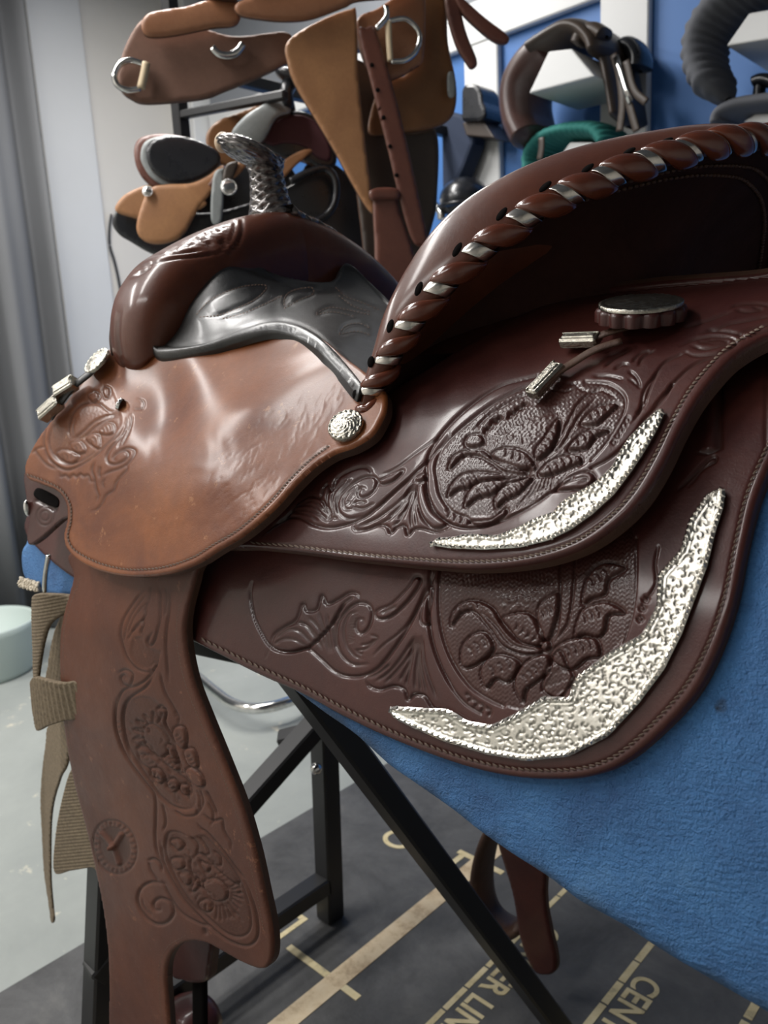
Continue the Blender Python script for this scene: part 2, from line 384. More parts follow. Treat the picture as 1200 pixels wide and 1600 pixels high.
def slab(name, a, b_, mt, bev=0, parent=None):
    a, b_ = np.array(a, float), np.array(b_, float); q = MB(); q.box((a+b_)/2, np.abs(b_-a), bev=bev); return q.obj(name, mt, parent, False)
FZ = -.962; WX, WY, CZ = 2.62, -1.58, 1.55
for nm, a, b_, mt in (('floor', (-2.7, WY-.1, FZ-.06), (WX+.1, 2.7, FZ), 'concrete'), ('wall_front', (WX, WY-.1, FZ), (WX+.1, 2.7, CZ), 'cream'),
                      ('wall_right', (-2.7, WY-.1, FZ), (WX, WY, CZ), 'blue'), ('wall_left', (-2.7, 2.6, FZ), (WX, 2.7, CZ), 'cream'),
                      ('wall_back', (-2.8, WY-.1, FZ), (-2.7, 2.7, CZ), 'cream'), ('ceiling', (-2.8, WY-.1, CZ), (WX+.1, 2.7, CZ+.06), 'greyup')):
    tag(slab(nm, a, b_, M[mt]), kind='structure')
def trim(n, a, b_, mt='white'): tag(slab('trim_%d' % n, a, b_, M[mt], .004), kind='structure')
def wx(px, py, y=WY): return onpl(px, py, 1, y)[0]
trim(1, (WX-.03, onpl(135, 100, 0, WX-.03)[1], FZ), (WX-.001, onpl(52, 100, 0, WX-.03)[1], CZ-.001))       # white post on the cream wall
trim(2, (WX-.09, WY+.001, FZ), (WX-.001, WY+.10, CZ-.001))                                                # corner post
zb = onpl(850, 28, 1, WY+.03)[2]
trim(3, (-2.6, WY+.001, zb), (WX-.1, WY+.03, zb+.12))                                                   # rail along the blue wall
trim(4, (wx(779, 200, WY+.028), WY+.001, FZ+.002), (wx(727, 200, WY+.028), WY+.028, zb-.001))
trim(5, (wx(1012, 100, WY+.028), WY+.001, FZ+.002), (wx(937, 100, WY+.028), WY+.028, zb-.001))
q = slab('wall_right_upper', (-2.69, WY+.0005, zb+.12), (WX-.1, WY+.012, CZ-.001), M['greyup']); tag(q, kind='structure')
# pleated curtain on the left
cur = MB(); yy = np.linspace(onpl(94, 500, 0, 2.45)[1], 1.2, 260); G = []
xx = 2.45+.045*np.sin(yy*34.)+.02*np.sin(yy*61+1)
for z in (-.955, -.3, .4, 1.5): G.append(np.stack([xx+.01*np.sin(yy*13+z*2), yy, np.full_like(yy, z)], 1))
cur.grid(G); o = cur.obj('curtain', M['curtain']); md = o.modifiers.new('thick', 'SOLIDIFY'); md.thickness = .004; tag(o, 'dark grey pleated curtain hanging at the left side of the room', 'curtain')
# rubber mat with painted lines
mat_o = empty('rubber_mat', (0, 0, FZ), 'black rubber floor mat with yellow painted measuring lines under the saddle stand', 'mat')
slab('mat_sheet', (-1.3, -1.3, FZ+.0002), (.715, .95, -.95), M['rubber'], .004, mat_o)
def mark(name, a, b_, mt='yellow', h=.0008): return slab(name, (a[0], a[1], -.9499), (b_[0], b_[1], -.95+h), M[mt], 0, mat_o)
mark('tape_strip', (.302, -.95), (.337, .93), 'tape', .0012)
mark('cross_tick', (.268, -.070), (.433, -.058), 'yellow', .001); mark('cross_tick', (.268, -.448), (.372, -.436), 'yellow', .001); mark('cross_tick', (.352, -.4355), (.364, -.40), 'yellow', .001)
mark('corner_mark', (.457, -.128), (.467, -.045)); mark('corner_mark', (.4675, -.128), (.510, -.118))
for x, w_ in ((.156, .009), (-.017, .011)):
    y = -1.2
    while y < .8: mark('dash_line', (x-w_/2, y), (x+w_/2, y+.050)); y += .0535
for y in (-.393, -.45): mark('dash_line', (-.19, y), (-.178, y+.05))
def word(txt, x, y, size, w_=1.0):
    cu = bpy.data.curves.new('lettering', 'FONT'); cu.body = txt; cu.size = size; cu.extrude = .0004; cu.offset = .0011; cu.materials.append(M['yellow'])
    o = bpy.data.objects.new('lettering', cu); COL.objects.link(o); bpy.context.view_layer.update(); me = bpy.data.meshes.new_from_object(o); bpy.data.objects.remove(o); o = bpy.data.objects.new('lettering', me); COL.objects.link(o); o.parent = mat_o; o.location = (x, y, -.9495); o.rotation_euler = (0, 0, math.pi/2); o.scale = (w_, 1, 1)
word('CENTER LINE', .142, -.378, .056, .86); word('CENTER LINE', -.030, -.380, .056, .88); word('O', .52, -.425, .09, .8)

# ------------------------------------------------------------------ the show saddle
sad = empty('show_saddle', (0, 0, -.33), 'tooled chestnut and oxblood show saddle with silver corner plates on a blue pad', 'saddle')
S_pad = barrel(.289, .362); S_skirt = barrel(.297, .370); S_rear = barrel(.316, .397)
# --- skirt (lower layer)
O_skirt = [(40, 838), (72, 872), (115, 905), (200, 955), (310, 1008), (400, 1054), (467, 1084), (533, 1120), (600, 1152), (667, 1179), (733, 1201), (800, 1215), (867, 1219), (920, 1214), (970, 1195), (1022, 1155), (1080, 1093), (1118, 1026), (1146, 945), (1165, 855), (1185, 775), (1222, 690), (1275, 600), (1340, 540),
           (1300, 470), (1150, 520), (900, 620), (650, 740), (480, 810), (300, 850), (200, 850), (120, 800), (60, 790), (38, 810)]
HMS = HM(20, 700, 1340, 1235)
def crescents(h, a, b, n, r, w=1.5, d=.6, curl=1):
    """row of small curved cuts along a petal"""
    a = np.array(a, float); b = np.array(b, float); u = (b-a)/np.linalg.norm(b-a); v = np.array([-u[1], u[0]])*curl
    for k in range(n):
        c = a+(b-a)*(k+.5)/n; h.groove([c-v*r+u*r*.1, c-v*r*.2+u*r*.45, c+v*r*.7+u*r*.15], w, d)
def pol(h, f, ls, **k):
    for l in ls: getattr(h, f)(l, **k)
A = lambda p: Zm(380, 880, 3.75, p)
B = lambda p: Zm(640, 860, 3.0, p)
h = HMS
# beaten ground of the medallion and its rings
h.ground(B([(150, -80), (135, 140), (132, 260), (150, 400), (200, 530), (280, 640), (370, 700), (450, 735), (560, 745), (760, 640), (960, 470), (1010, 400), (1040, 300), (1058, 150), (1060, 0), (1000, -150), (600, -220), (300, -180)]), .75, .28, .62)
h.groove(B([(152, -60), (136, 140), (133, 260), (152, 400), (203, 530), (283, 640), (372, 700), (440, 732)]), 2.0, 1.3, False, bevel=.0)
h.groove(B([(98, 60), (86, 200), (88, 300), (112, 450), (172, 600), (252, 710), (335, 765)]), 1.9, 1.2, False)
h.groove(B([(1062, -60), (1060, 150), (1042, 300), (1003, 430)]), 1.9, 1.1, False)
for x, y in ((270, 690), (300, 715), (330, 735), (365, 755)): h.groove(B([(x, y-16), (x+16, y), (x+8, y+16)]), 2.6, .9, False)
for x, y in ((1090, 270), (1080, 320), (1105, 230)): h.groove(B([(x, y-14), (x+15, y), (x, y+14), (x-12, y)]), 2., .9, False)
h.groove(B([(1165, -20), (1150, 60), (1155, 150), (1120, 215), (1095, 235)]), 1.8, .9)
# flower petals
for P_, hh in (([(606, 478), (520, 482), (430, 442), (370, 362), (300, 284), (240, 292), (193, 352), (193, 305), (230, 252), (300, 233), (382, 268), (432, 350), (505, 422), (604, 456)], .9),
               ([(606, 444), (520, 432), (460, 362), (428, 318), (500, 292), (562, 298), (604, 360), (620, 412)], 1.0), ([(618, 410), (594, 330), (600, 262), (650, 212), (692, 200), (686, 300), (652, 405)], .8),
               ([(768, 398), (800, 288), (850, 252), (930, 243), (1004, 290), (932, 300), (912, 372), (880, 404), (820, 392)], 1.1), ([(656, 480), (720, 428), (800, 408), (872, 420), (888, 492), (830, 504), (760, 554), (690, 534)], 1.1),
               ([(640, 488), (652, 560), (592, 612), (542, 652), (526, 710), (488, 640), (500, 568), (560, 508)], 1.0), ([(510, 530), (462, 614), (402, 600), (354, 644), (328, 570), (360, 508), (430, 488)], 1.0),
               ([(388, 458), (322, 524), (246, 546), (238, 460), (288, 396), (350, 386)], 1.0), ([(806, 246), (828, 130), (900, 58), (1006, 78), (932, 130), (912, 200), (850, 222)], .9), ([(700, 470), (640, 560), (620, 650), (700, 690), (760, 600), (745, 560)], .4)):
    h.region(B(P_), hh, 7, 1.1, 1.9, .85, out=6)
h.region(B([(630+25*math.cos(t), 445+25*math.sin(t)) for t in np.linspace(0, 5.7, 12)]), 1.3, 5, 1.0, 1.7)
for a_, b_, n_, r_, cu in (((480, 350), (590, 420), 4, 9, 1), ((610, 300), (665, 270), 3, 9, -1), ((800, 330), (900, 290), 3, 12, 1), ((720, 490), (860, 440), 4, 13, 1), ((520, 610), (620, 530), 4, 11, -1), ((360, 570), (480, 520), 3, 12, -1), ((260, 480), (360, 420), 3, 12, -1), ((830, 150), (930, 90), 3, 11, -1), ((220, 290), (330, 255), 4, 7, 1)): crescents(h, *[B([q])[0] for q in (a_, b_)], n_, r_*.8, 1.5, .8, cu)
pol(h, 'groove', [B(l) for l in ([(652, 432), (688, 350), (702, 130), (700, -60)], [(676, 424), (738, 330), (766, 130), (770, -60)], [(605, 470), (480, 440), (400, 350), (340, 290)])], w=1.9, d=1.1)
for k in range(7): h.groove(B([(672+10*k, 560-3*k), (650+14*k, 610-2*k), (610+22*k, 660-8*k)]), 1.3, .7)
for k in range(40): a_, b_ = RNG.uniform(420, 600), RNG.uniform(190, 285); h.stamp([B([(a_, b_)])[0]], 1.8, -.5)
for k in range(24): x = 250+18*k; h.groove(B([(x, 70+abs(k-12)*4), (x+5, 130+abs(k-12)*3)]), 1.0, .5)
# leaf and scroll on the left
pol(h, 'groove', [A(l) for l in ([(160, 490), (270, 520), (370, 500), (450, 560), (530, 632), (600, 662), (690, 662), (780, 622), (860, 532), (960, 382), (1050, 200), (1110, 80), (1150, -40)],)], w=2.4, d=1.3, bevel=-.5)
h.groove(A([(160, 490), (180, 420), (250, 370), (310, 330), (345, 240), (372, 282), (430, 270), (458, 190), (490, 240), (560, 210), (620, 175), (670, 182), (680, 218)]), 2.2, 1.2, bevel=-.8)
for l in ([(190, 440), (260, 390), (330, 400), (400, 470)], [(255, 370), (340, 350), (400, 410), (445, 485)], [(330, 345), (380, 368), (430, 430), (462, 505)], [(380, 315), (440, 380), (475, 485)], [(440, 280), (470, 380), (502, 520)], [(490, 300), (498, 400), (520, 520)], [(540, 290), (528, 400), (542, 510)], [(590, 240), (560, 280), (545, 330)], [(180, 475), (230, 445), (300, 448), (370, 490)], [(640, 200), (590, 235), (560, 290)]): h.groove(A(l), 1.9, .85)
h.groove(A([(730, 592), (640, 592), (572, 532), (546, 450), (556, 350), (612, 270), (680, 230), (740, 250), (752, 312), (730, 382), (690, 412), (660, 380), (668, 332), (702, 330), (705, 355)]), 2.2, 1.2)
h.groove(A([(700, 560), (650, 540), (605, 480), (590, 420), (592, 360), (620, 300), (668, 285)]), 1.7, .8)
for k in range(14): t = k/13.; c = np.array([600+35*t*t, 470-170*t]); h.groove(A([c+[8, 0], c+[52-18*t, -14+24*t]]), .9, .5)
pol(h, 'groove', [A(l) for l in ([(760, 545), (820, 480), (900, 420), (965, 350), (1020, 250), (1075, 110)], [(655, 510), (720, 500), (785, 440), (742, 420)], [(660, 515), (690, 535), (700, 520)], [(690, 480), (740, 470), (770, 445)])], w=1.6, d=.8)
h.region(A([(776, 290), (800, 270), (870, 240), (960, 150), (1010, 80), (1035, 110), (962, 222), (860, 312), (792, 322)]), .7, 7, 1.0, 1.9); h.groove(A([(812, 292), (880, 262), (900, 250)]), 2.6, .8)
h.region(A([(1042, 330), (1060, 360), (1085, 355), (1080, 320), (1100, 220), (1110, 130), (1085, 150), (1050, 260)]), .6, 5, .9, 1.7)
for l in ([(1004, 432), (920, 560), (850, 640), (780, 690)], [(1000, 450), (955, 560), (870, 660), (830, 700)], [(1010, 440), (985, 570), (950, 720)], [(1020, 440), (1010, 590), (1005, 740)], [(1030, 440), (1040, 600), (1075, 760)], [(1045, 430), (1065, 600), (1130, 790)], [(985, 480), (965, 590), (915, 690)], [(1025, 500), (1025, 620), (1040, 750)]): h.groove(A(l), 2.2, 1.0)
h.groove(A([(720, 672), (738, 722), (800, 742), (880, 722), (940, 742), (964, 802), (1000, 772), (1060, 780), (1112, 852), (1190, 862)]), 2.2, 1.3, bevel=-.7)
pol(h, 'groove', [A(l) for l in ([(1092, 130), (1080, 300), (1100, 450), (1152, 602), (1230, 740)], [(720, 672), (780, 650), (860, 590)])], w=2., d=1.1)
# the slit cut into the skirt
h.groove(A([(52, 112), (40, 180), (58, 300), (100, 400), (160, 490), (250, 522), (370, 496), (450, 430), (522, 350), (572, 262)]), 1.7, 2.2, True, 1.0)
h.groove(A([(150, 500), (128, 560)]), 1.2, .5)
# tooling high on the rear of the skirt
C_ = lambda p: Zm(900, 440, 4.0, p)
for l in ([(760, 1070), (830, 1065), (920, 1020), (985, 950), (1010, 880), (985, 820), (930, 805)], [(830, 1000), (900, 960), (945, 890), (930, 840)], [(700, 1280), (790, 1170), (870, 1120), (870, 1095), (830, 1110), (740, 1200), (640, 1300)], [(1020, 890), (1080, 840), (1095, 790), (1065, 740), (1120, 700), (1160, 720)], [(1090, 670), (1130, 640), (1200, 600)], [(1180, 590), (1260, 560)], [(980, 720), (1040, 760), (1030, 800)], [(960, 740), (1000, 690), (1040, 650), (1100, 600)]): h.groove(C_(l), 2.6, 1.2)
h.ridge(C_([(780, 1045), (900, 1000), (975, 920), (975, 845)]), 9, .8)

HMS.h *= 1.3; HMS.groove([(318, 1000), (400, 1040), (467, 1070), (533, 1104), (600, 1137), (667, 1164), (733, 1186), (800, 1200), (867, 1203), (920, 1197), (965, 1178), (1012, 1138), (1066, 1078), (1102, 1015), (1129, 940), (1148, 850), (1168, 768), (1205, 682)], 3.4, .7, False, .5)
skirt = sheet('skirt', O_skirt, S_skirt, [M['skirt'], M['edge']], sad, HMS, 1.9, .010, .0035)
stitches('stitching', [(318, 1000), (400, 1040), (467, 1070), (533, 1104), (600, 1137), (667, 1164), (733, 1186), (800, 1200), (867, 1203), (920, 1197), (965, 1178), (1012, 1138), (1066, 1078), (1102, 1015), (1129, 940), (1148, 850), (1168, 768), (1205, 682)], S_skirt, M['thread'], skirt, 10., 11., 3.2, .0001, .0010, .38)
# --- rear jockey (upper layer)
O_rear = [(330, 850), (400, 855), (467, 862), (533, 871), (600, 878), (667, 884), (733, 888), (800, 884), (862, 872), (918, 850), (968, 814), (1006, 774), (1038, 722), (1064, 668), (1090, 622), (1118, 585), (1150, 552), (1195, 524), (1250, 504), (1330, 480), (1340, 415), (1240, 420), (1170, 432), (1000, 445), (860, 470), (740, 530), (640, 590), (560, 640), (480, 730), (420, 800)]
HMR = HM(320, 405, 1345, 900)
A = lambda p: Zm(380, 680, 3.0, p)
B = lambda p: Zm(640, 560, 3.0, p)
C_ = lambda p: Zm(900, 440, 4.0, p)
h = HMR
h.ground(B([(125, 560), (120, 500), (150, 420), (220, 340), (330, 250), (480, 160), (620, 110), (820, 108), (930, 118), (1002, 170), (1006, 240), (962, 330), (902, 420), (822, 500), (742, 545), (690, 610), (560, 690), (420, 735), (260, 742), (190, 712), (140, 642)]), .75, .26, .62)
h.groove(B([(700, 100), (560, 125), (430, 185), (330, 250), (220, 340), (150, 420), (120, 500), (125, 562), (142, 642), (192, 712), (262, 742)]), 1.9, 1.2, False)
h.groove(B([(600, 80), (420, 130), (270, 230), (150, 350), (85, 460), (75, 560), (82, 640), (132, 732), (202, 782), (300, 792), (420, 762), (560, 692), (680, 612), (765, 560)]), 1.9, 1.2, False, bevel=.4)
h.groove(B([(820, 108), (930, 118), (1002, 170), (1006, 240), (962, 330), (905, 415), (850, 475)]), 1.9, 1.1, False)
h.groove(B([(850, 512), (930, 470), (1000, 412), (1060, 342), (1100, 282), (1180, 200), (1230, 120)]), 2.1, 1.2, False)
for x, y in ((175, 725), (205, 740), (235, 752), (268, 758)): h.groove(B([(x, y-14), (x+14, y), (x+4, y+16)]), 2.4, .9, False)
for x, y in ((958, 390), (975, 360), (990, 335), (1005, 310), (1020, 285)): h.groove(B([(x-12, y), (x, y-12), (x+12, y), (x, y+12), (x-12, y)]), 1.4, .9, False)
h.groove(B([(1040, 300), (1080, 240), (1100, 150), (1160, 60)]), 1.8, 1.)
for P_, hh in (([(548, 522), (440, 522), (382, 482), (320, 452), (250, 452), (182, 515), (198, 458), (260, 428), (340, 428), (392, 468), (472, 498)], .9), ([(376, 452), (420, 420), (490, 418), (542, 440), (578, 488), (542, 508), (470, 512), (408, 482)], .9),
               ([(540, 532), (460, 542), (340, 530), (250, 538), (198, 580), (176, 644), (222, 612), (272, 602), (330, 575)], 1.0), ([(548, 542), (440, 562), (330, 572), (278, 612), (256, 692), (312, 652), (382, 632), (440, 592)], 1.0),
               ([(572, 548), (520, 562), (450, 582), (398, 642), (404, 698), (442, 662), (502, 632), (552, 582)], 1.0), ([(598, 532), (650, 480), (730, 448), (792, 450), (802, 482), (752, 502), (680, 534), (620, 548)], 1.1),
               ([(738, 422), (780, 368), (850, 328), (934, 330), (870, 362), (832, 412), (780, 424)], 1.1), ([(588, 470), (588, 420), (620, 378), (694, 276), (692, 350), (652, 424)], .9), ([(800, 302), (850, 240), (920, 208), (974, 210), (932, 252), (872, 302)], .9),
               ([(680, 612), (740, 560), (830, 530), (866, 560), (832, 602), (760, 612), (700, 615)], .9), ([(255, 395), (270, 360), (320, 350), (345, 375), (330, 400), (280, 410)], .8), ([(285, 765), (380, 755), (440, 700), (452, 715), (430, 745), (340, 782)], .7)):
    h.region(B(P_), hh, 7, 1.1, 1.9, .85, out=6)
for a_, b_, n_, r_, cu in (((230, 590), (320, 555), 3, 11, -1), ((300, 640), (420, 585), 3, 11, -1), ((430, 650), (530, 580), 4, 10, -1), ((640, 530), (770, 470), 4, 10, 1), ((770, 400), (870, 350), 3, 10, 1), ((230, 450), (330, 440), 3, 6, 1), ((605, 450), (670, 330), 4, 9, -1), ((430, 440), (530, 470), 3, 8, 1), ((830, 280), (930, 225), 3, 9, 1)): crescents(h, *[B([q])[0] for q in (a_, b_)], n_, r_*.8, 1.4, .8, cu)
h.region(B([(570+18*math.cos(t), 500+16*math.sin(t)) for t in np.linspace(0, 5.7, 12)]), .9, 4, .9, 1.5)
for k in range(70):
    a_, b_ = RNG.uniform(-1, 1, 2)
    if a_*a_+b_*b_ < 1: h.stamp([B([(545+150*a_-20*b_, 345+70*b_-45*a_)])[0]], 1.5, -.5)
for k in range(26): x = 345+13.5*k; y = 385-160*math.sin(k/25.*1.7); h.groove(B([(x, y), (x+14, y+34)]), .9, .55)
pol(h, 'groove', [B(l) for l in ([(600, 478), (680, 400), (740, 290), (800, 190), (900, 130)], [(625, 470), (710, 400), (752, 330), (800, 250), (870, 180)], [(700, 290), (690, 350), (660, 420)], [(560, 520), (470, 505), (400, 470), (330, 440)])], w=1.8, d=1.0)
for x_, y_ in ((370, 300), (395, 285), (455, 262), (485, 240), (515, 222), (340, 335)):
    for q_ in (0, 12, 24): h.groove(B([(x_+q_*.5, y_-q_*.3+18), (x_+12+q_*.6, y_-14-q_*.3), (x_+34+q_*.4, y_-8-q_*.2)]), 1.5, .9)
h.groove(B([(300, 330), (350, 275), (420, 225), (500, 180), (560, 160)]), 1.8, 1.0)
for k in range(6): h.groove(B([(590+16*k, 565-6*k), (560+20*k, 620-4*k), (500+32*k, 695-26*k)]), 1.3, .7)
h.groove(B([(690, 600), (760, 575), (820, 560), (838, 572), (800, 585)]), 1.6, .7)
for l in ([(780, 130), (830, 150), (900, 145), (960, 175)], [(640, 130), (720, 150), (760, 140)]): h.groove(B(l), 1.5, .7)
# left scroll, leaf and fan
h.groove(A([(95, 466), (150, 415), (215, 385), (270, 390), (330, 420), (400, 434), (470, 422), (540, 396), (600, 360), (700, 270), (800, 180), (900, 80), (965, 0)]), 2.2, 1.3, bevel=-.6)
for l in ([(150, 415), (220, 360), (290, 350), (350, 370), (395, 405)], [(205, 380), (240, 335), (320, 330), (370, 370), (402, 400)], [(270, 320), (330, 310), (390, 362)], [(310, 290), (360, 300), (400, 350), (415, 380)], [(408, 385), (394, 310), (402, 260), (445, 215)], [(425, 380), (414, 310), (430, 260), (482, 208)], [(442, 372), (430, 310), (452, 260), (505, 208)], [(375, 300), (385, 350), (405, 390)], [(240, 360), (300, 372), (350, 400)]): h.groove(A(l), 1.8, .85)
h.groove(A([(100, 455), (190, 390), (250, 320), (310, 285), (360, 290), (375, 250), (395, 230), (410, 262), (440, 202), (500, 165), (562, 150), (592, 165), (602, 188)]), 2.0, 1.1, bevel=-.7)
h.groove(A([(560, 375), (500, 390), (462, 375), (440, 340), (448, 290), (490, 242), (550, 202), (602, 192), (626, 212), (616, 252), (585, 282), (550, 292), (535, 272), (552, 245), (570, 250)]), 2.0, 1.2)
h.groove(A([(520, 345), (480, 345), (468, 310), (490, 270), (530, 235)]), 1.5, .7)
for k in range(12): t = k/11.; h.groove(A([(472+60*t, 330-95*t), (500+50*t, 322-70*t)]), .9, .5)
pol(h, 'groove', [A(l) for l in ([(510, 335), (560, 342), (612, 318)], [(515, 322), (540, 310), (575, 315)], [(400, 400), (420, 385), (440, 390)], [(625, 345), (690, 280), (780, 200)], [(640, 188), (720, 150), (830, 70), (930, 0)])], w=1.7, d=.8)
h.region(A([(636, 216), (680, 188), (748, 164), (702, 212), (652, 228)]), .7, 6, 1.0, 1.8); h.region(A([(800, 205), (835, 185), (855, 180), (845, 205), (815, 215)]), .6, 4, .9, 1.6)
for l in ([(796, 226), (740, 300), (640, 380), (548, 425)], [(800, 226), (760, 310), (700, 380), (640, 412)], [(804, 230), (775, 320), (740, 390), (700, 424)], [(808, 235), (790, 320), (785, 390), (790, 432)], [(810, 235), (820, 330), (842, 390), (880, 428)], [(790, 250), (765, 330), (722, 395)], [(806, 250), (800, 340), (812, 420)], [(780, 250), (740, 320), (680, 385)]): h.groove(A(l), 2.0, 1.0)
h.groove(A([(518, 430), (530, 446), (580, 440), (640, 420), (675, 430), (690, 458), (720, 430), (755, 425), (770, 468), (800, 440), (850, 440), (900, 452), (960, 436), (972, 424)]), 2.0, 1.3, bevel=-.7)
h.groove(A([(856, 190), (860, 280), (886, 352), (940, 397), (1020, 427), (1100, 428), (1190, 405)]), 1.9, 1.1, False)
h.region(A([(810, 250), (845, 225), (860, 290), (890, 360), (950, 410), (900, 435), (850, 400), (815, 320)]), .7, 8, .9, 1.7)
# right end: curves, scrolls
for l in ([(420, 780), (465, 650), (510, 560), (560, 500), (640, 460), (690, 440)], [(470, 800), (560, 690), (640, 600), (720, 530), (810, 485), (900, 455)], [(680, 440), (740, 462), (860, 452), (950, 422), (1002, 382), (962, 350), (860, 340), (740, 360), (650, 400)], [(720, 400), (800, 420), (900, 400), (950, 375), (900, 358), (800, 365)], [(780, 320), (880, 292), (960, 262), (1080, 240), (1210, 212)], [(690, 285), (820, 242), (970, 186)], [(970, 160), (1020, 140), (1120, 135), (1230, 150)], [(1000, 175), (1080, 185), (1160, 170), (1100, 155)], [(180, 530), (250, 470), (330, 430)], [(240, 545), (290, 515), (330, 520)], [(110, 590), (200, 590), (290, 610)], [(330, 560), (370, 590), (400, 650)], [(350, 500), (400, 450), (460, 430)], [(390, 520), (420, 470), (490, 430)], [(1000, 330), (1100, 290), (1230, 260)], [(820, 300), (930, 310), (1030, 330), (1060, 360)], [(1080, 345), (1160, 310), (1240, 290)]): h.groove(C_(l), 2.0, 1.0)
for k in range(12): h.groove(C_([(765+14*k, 372-abs(k-6)), (785+14*k, 395-abs(k-6)*2)]), .9, .5)
for k in range(6): h.groove(C_([(330+12*k, 640+10*k-30), (370+7*k, 625+8*k)]), 1.2, .6)
for k in range(6): h.groove(C_([(375+9*k, 815-14*k), (395+9*k, 820-14*k)]), 1.8, .8)

HMR.h *= 1.25; HMR.groove([(395, 848), (467, 854), (533, 862), (600, 869), (667, 874), (733, 877), (800, 873), (856, 861), (908, 840), (955, 805), (990, 766), (1021, 715), (1048, 660), (1075, 612), (1106, 573), (1140, 540), (1190, 511)], 3., .6, False, .5)
rear = sheet('rear_jockey', O_rear, S_rear, [M['skirt'], M['edge']], sad, HMR, 1.8, .0115, .0032)
stitches('stitching', [(395, 848), (467, 854), (533, 862), (600, 869), (667, 874), (733, 877), (800, 873), (856, 861), (908, 840), (955, 805), (990, 766), (1021, 715), (1048, 660), (1075, 612), (1106, 573), (1140, 540), (1190, 511)], S_rear, M['thread_pale'], rear, 8.5, 9.5, 3.0, .0001, .0010, .38)
# --- silver corner plates
def corner(name, O, S, lift, hm, par):
    return tag(sheet(name, O, S, [M['silver'], M['silverplain']], par, hm, 1.5, .0022, .0007, sm=False, lift=lift), 'engraved silver corner plate with a bright facetted rim')
def engraving(O, cx, seed):
    P = np.array(O, float); a = P.min(0).astype(int)-4; b = P.max(0).astype(int)+4
    h = HM(a[0], a[1], b[0], b[1]); q = h.win(P, 3); i, j, X, Y = q; D, T, S = h.dist(np.r_[P, P[:1]], X, Y); I = inside(P, X, Y)
    L = np.linalg.norm(np.diff(np.r_[P, P[:1]], axis=0), axis=1).sum()
    rim = np.where(I & (D < 8), 1, 0.); h.h[i, j] += rim*(.9*np.sqrt(np.maximum(1-((D-4)/4.2)**2, 0))+.6*np.sin(np.sin(T*L/10.5*2*math.pi))*np.exp(-((D-4)/3.)**2))
    R = np.random.RandomState(seed); pts = P.mean(0)
    inn = []
    for _ in range(7000):
        p = np.array([R.uniform(a[0], b[0]), R.uniform(a[1], b[1])]); r = R.uniform(4, 10)
        if not inside(P, np.array([p[0]]), np.array([p[1]]))[0]: continue
        d = h.dist(np.r_[P, P[:1]], np.array([p[0]]), np.array([p[1]]))[0][0]
        if d < 10 or any(np.hypot(*(p-q_[0])) < (r+q_[1])*.70 for q_ in inn): continue
        inn.append((p, min(r, d-6)))
    for p, r in inn:
        t0 = R.uniform(0, 6.3); sg = R.choice([-1, 1]); t = np.linspace(0, 4.6, 16)
        s_ = np.stack([p[0]+r*(1-t/6.2)*np.cos(t0+sg*t), p[1]+r*(1-t/6.2)*np.sin(t0+sg*t)], 1)
        h.groove(s_, 1.0, .6, False, .5, raw=True)
        for k in range(2, 12, 2):
            c = s_[k]; u = (c-p)/max(np.hypot(*(c-p)), .1); v = np.array([-u[1], u[0]])*sg
            h.groove([c, c-u*r*.25+v*r*.18, c-u*r*.38+v*r*.42], .9, .5, True, .45)
    bead = np.where(I & (D > 8), np.exp(-((D-11)/1.6)**2)*.35*(1+np.sin(T*L/3.6*2*math.pi)), 0); h.h[i, j] += bead
    X2 = np.where(I & (D > 12), .10*np.sin(X*1.7)*np.sin(Y*1.7), 0); h.h[i, j] += X2
    return h
def rim(name, O, S, lift, par, pitch=9.5, wd=7.):
    P = np.array(O, float); L = np.linalg.norm(np.diff(np.r_[P, P[:1]], axis=0), axis=1).sum(); n = int(L/pitch); Q = resample(P, n, closed=True); c = P.mean(0); b = MB(); R = np.random.RandomState(9)
    T = np.roll(Q, -1, 0)-np.roll(Q, 1, 0); T /= np.linalg.norm(T, axis=1)[:, None]; N = np.stack([-T[:, 1], T[:, 0]], 1)
    s = 1 if inside(P, *[np.array([v]) for v in (Q[n//3]+N[n//3]*3)])[0] else -1; N = N*s
    for i in range(n):
        t = T[i]*pitch*.56; q = np.array([Q[i]-t-N[i]*1.2, Q[i]+t-N[i]*1.2, Q[i]+t*.9+N[i]*wd, Q[i]-t*.9+N[i]*wd, Q[i]-t*.4+N[i]*wd*.42, Q[i]+t*.4+N[i]*wd*.42]); p, nn = normals(S, q[:, 0], q[:, 1]); k = R.uniform(-.0004, .0004)
        V = p+nn*(lift+np.array([0, 0, .0002, .0002, .0014+k, .0014-k]))[:, None]; F = [(0, 1, 5, 4), (1, 2, 5), (2, 3, 4, 5), (3, 0, 4)]
        if np.dot(np.cross(V[1]-V[0], V[5]-V[0]), CP-V[0]) < 0: F = [f[::-1] for f in F]
        b.add(V, F)
    o = b.obj(name, M['silverplain'], par, False); tag(o, 'bright facetted silver rim', kind='stuff'); return o
C_low = [(614, 1108), (622, 1104), (667, 1107), (700, 1108), (713, 1113), (735, 1127), (773, 1133), (807, 1117), (853, 1090), (893, 1090), (899, 1071), (907, 1057), (953, 1023), (1007, 993), (1022, 965), (1030, 948), (1031, 920), (1033, 900), (1067, 862), (1075, 835), (1081, 815), (1107, 777), (1130, 767), (1134, 775), (1132, 795), (1120, 833), (1107, 887), (1087, 940), (1067, 993), (1040, 1047), (1000, 1100), (953, 1150), (893, 1180), (827, 1187), (767, 1177), (700, 1157), (647, 1134), (620, 1120)]
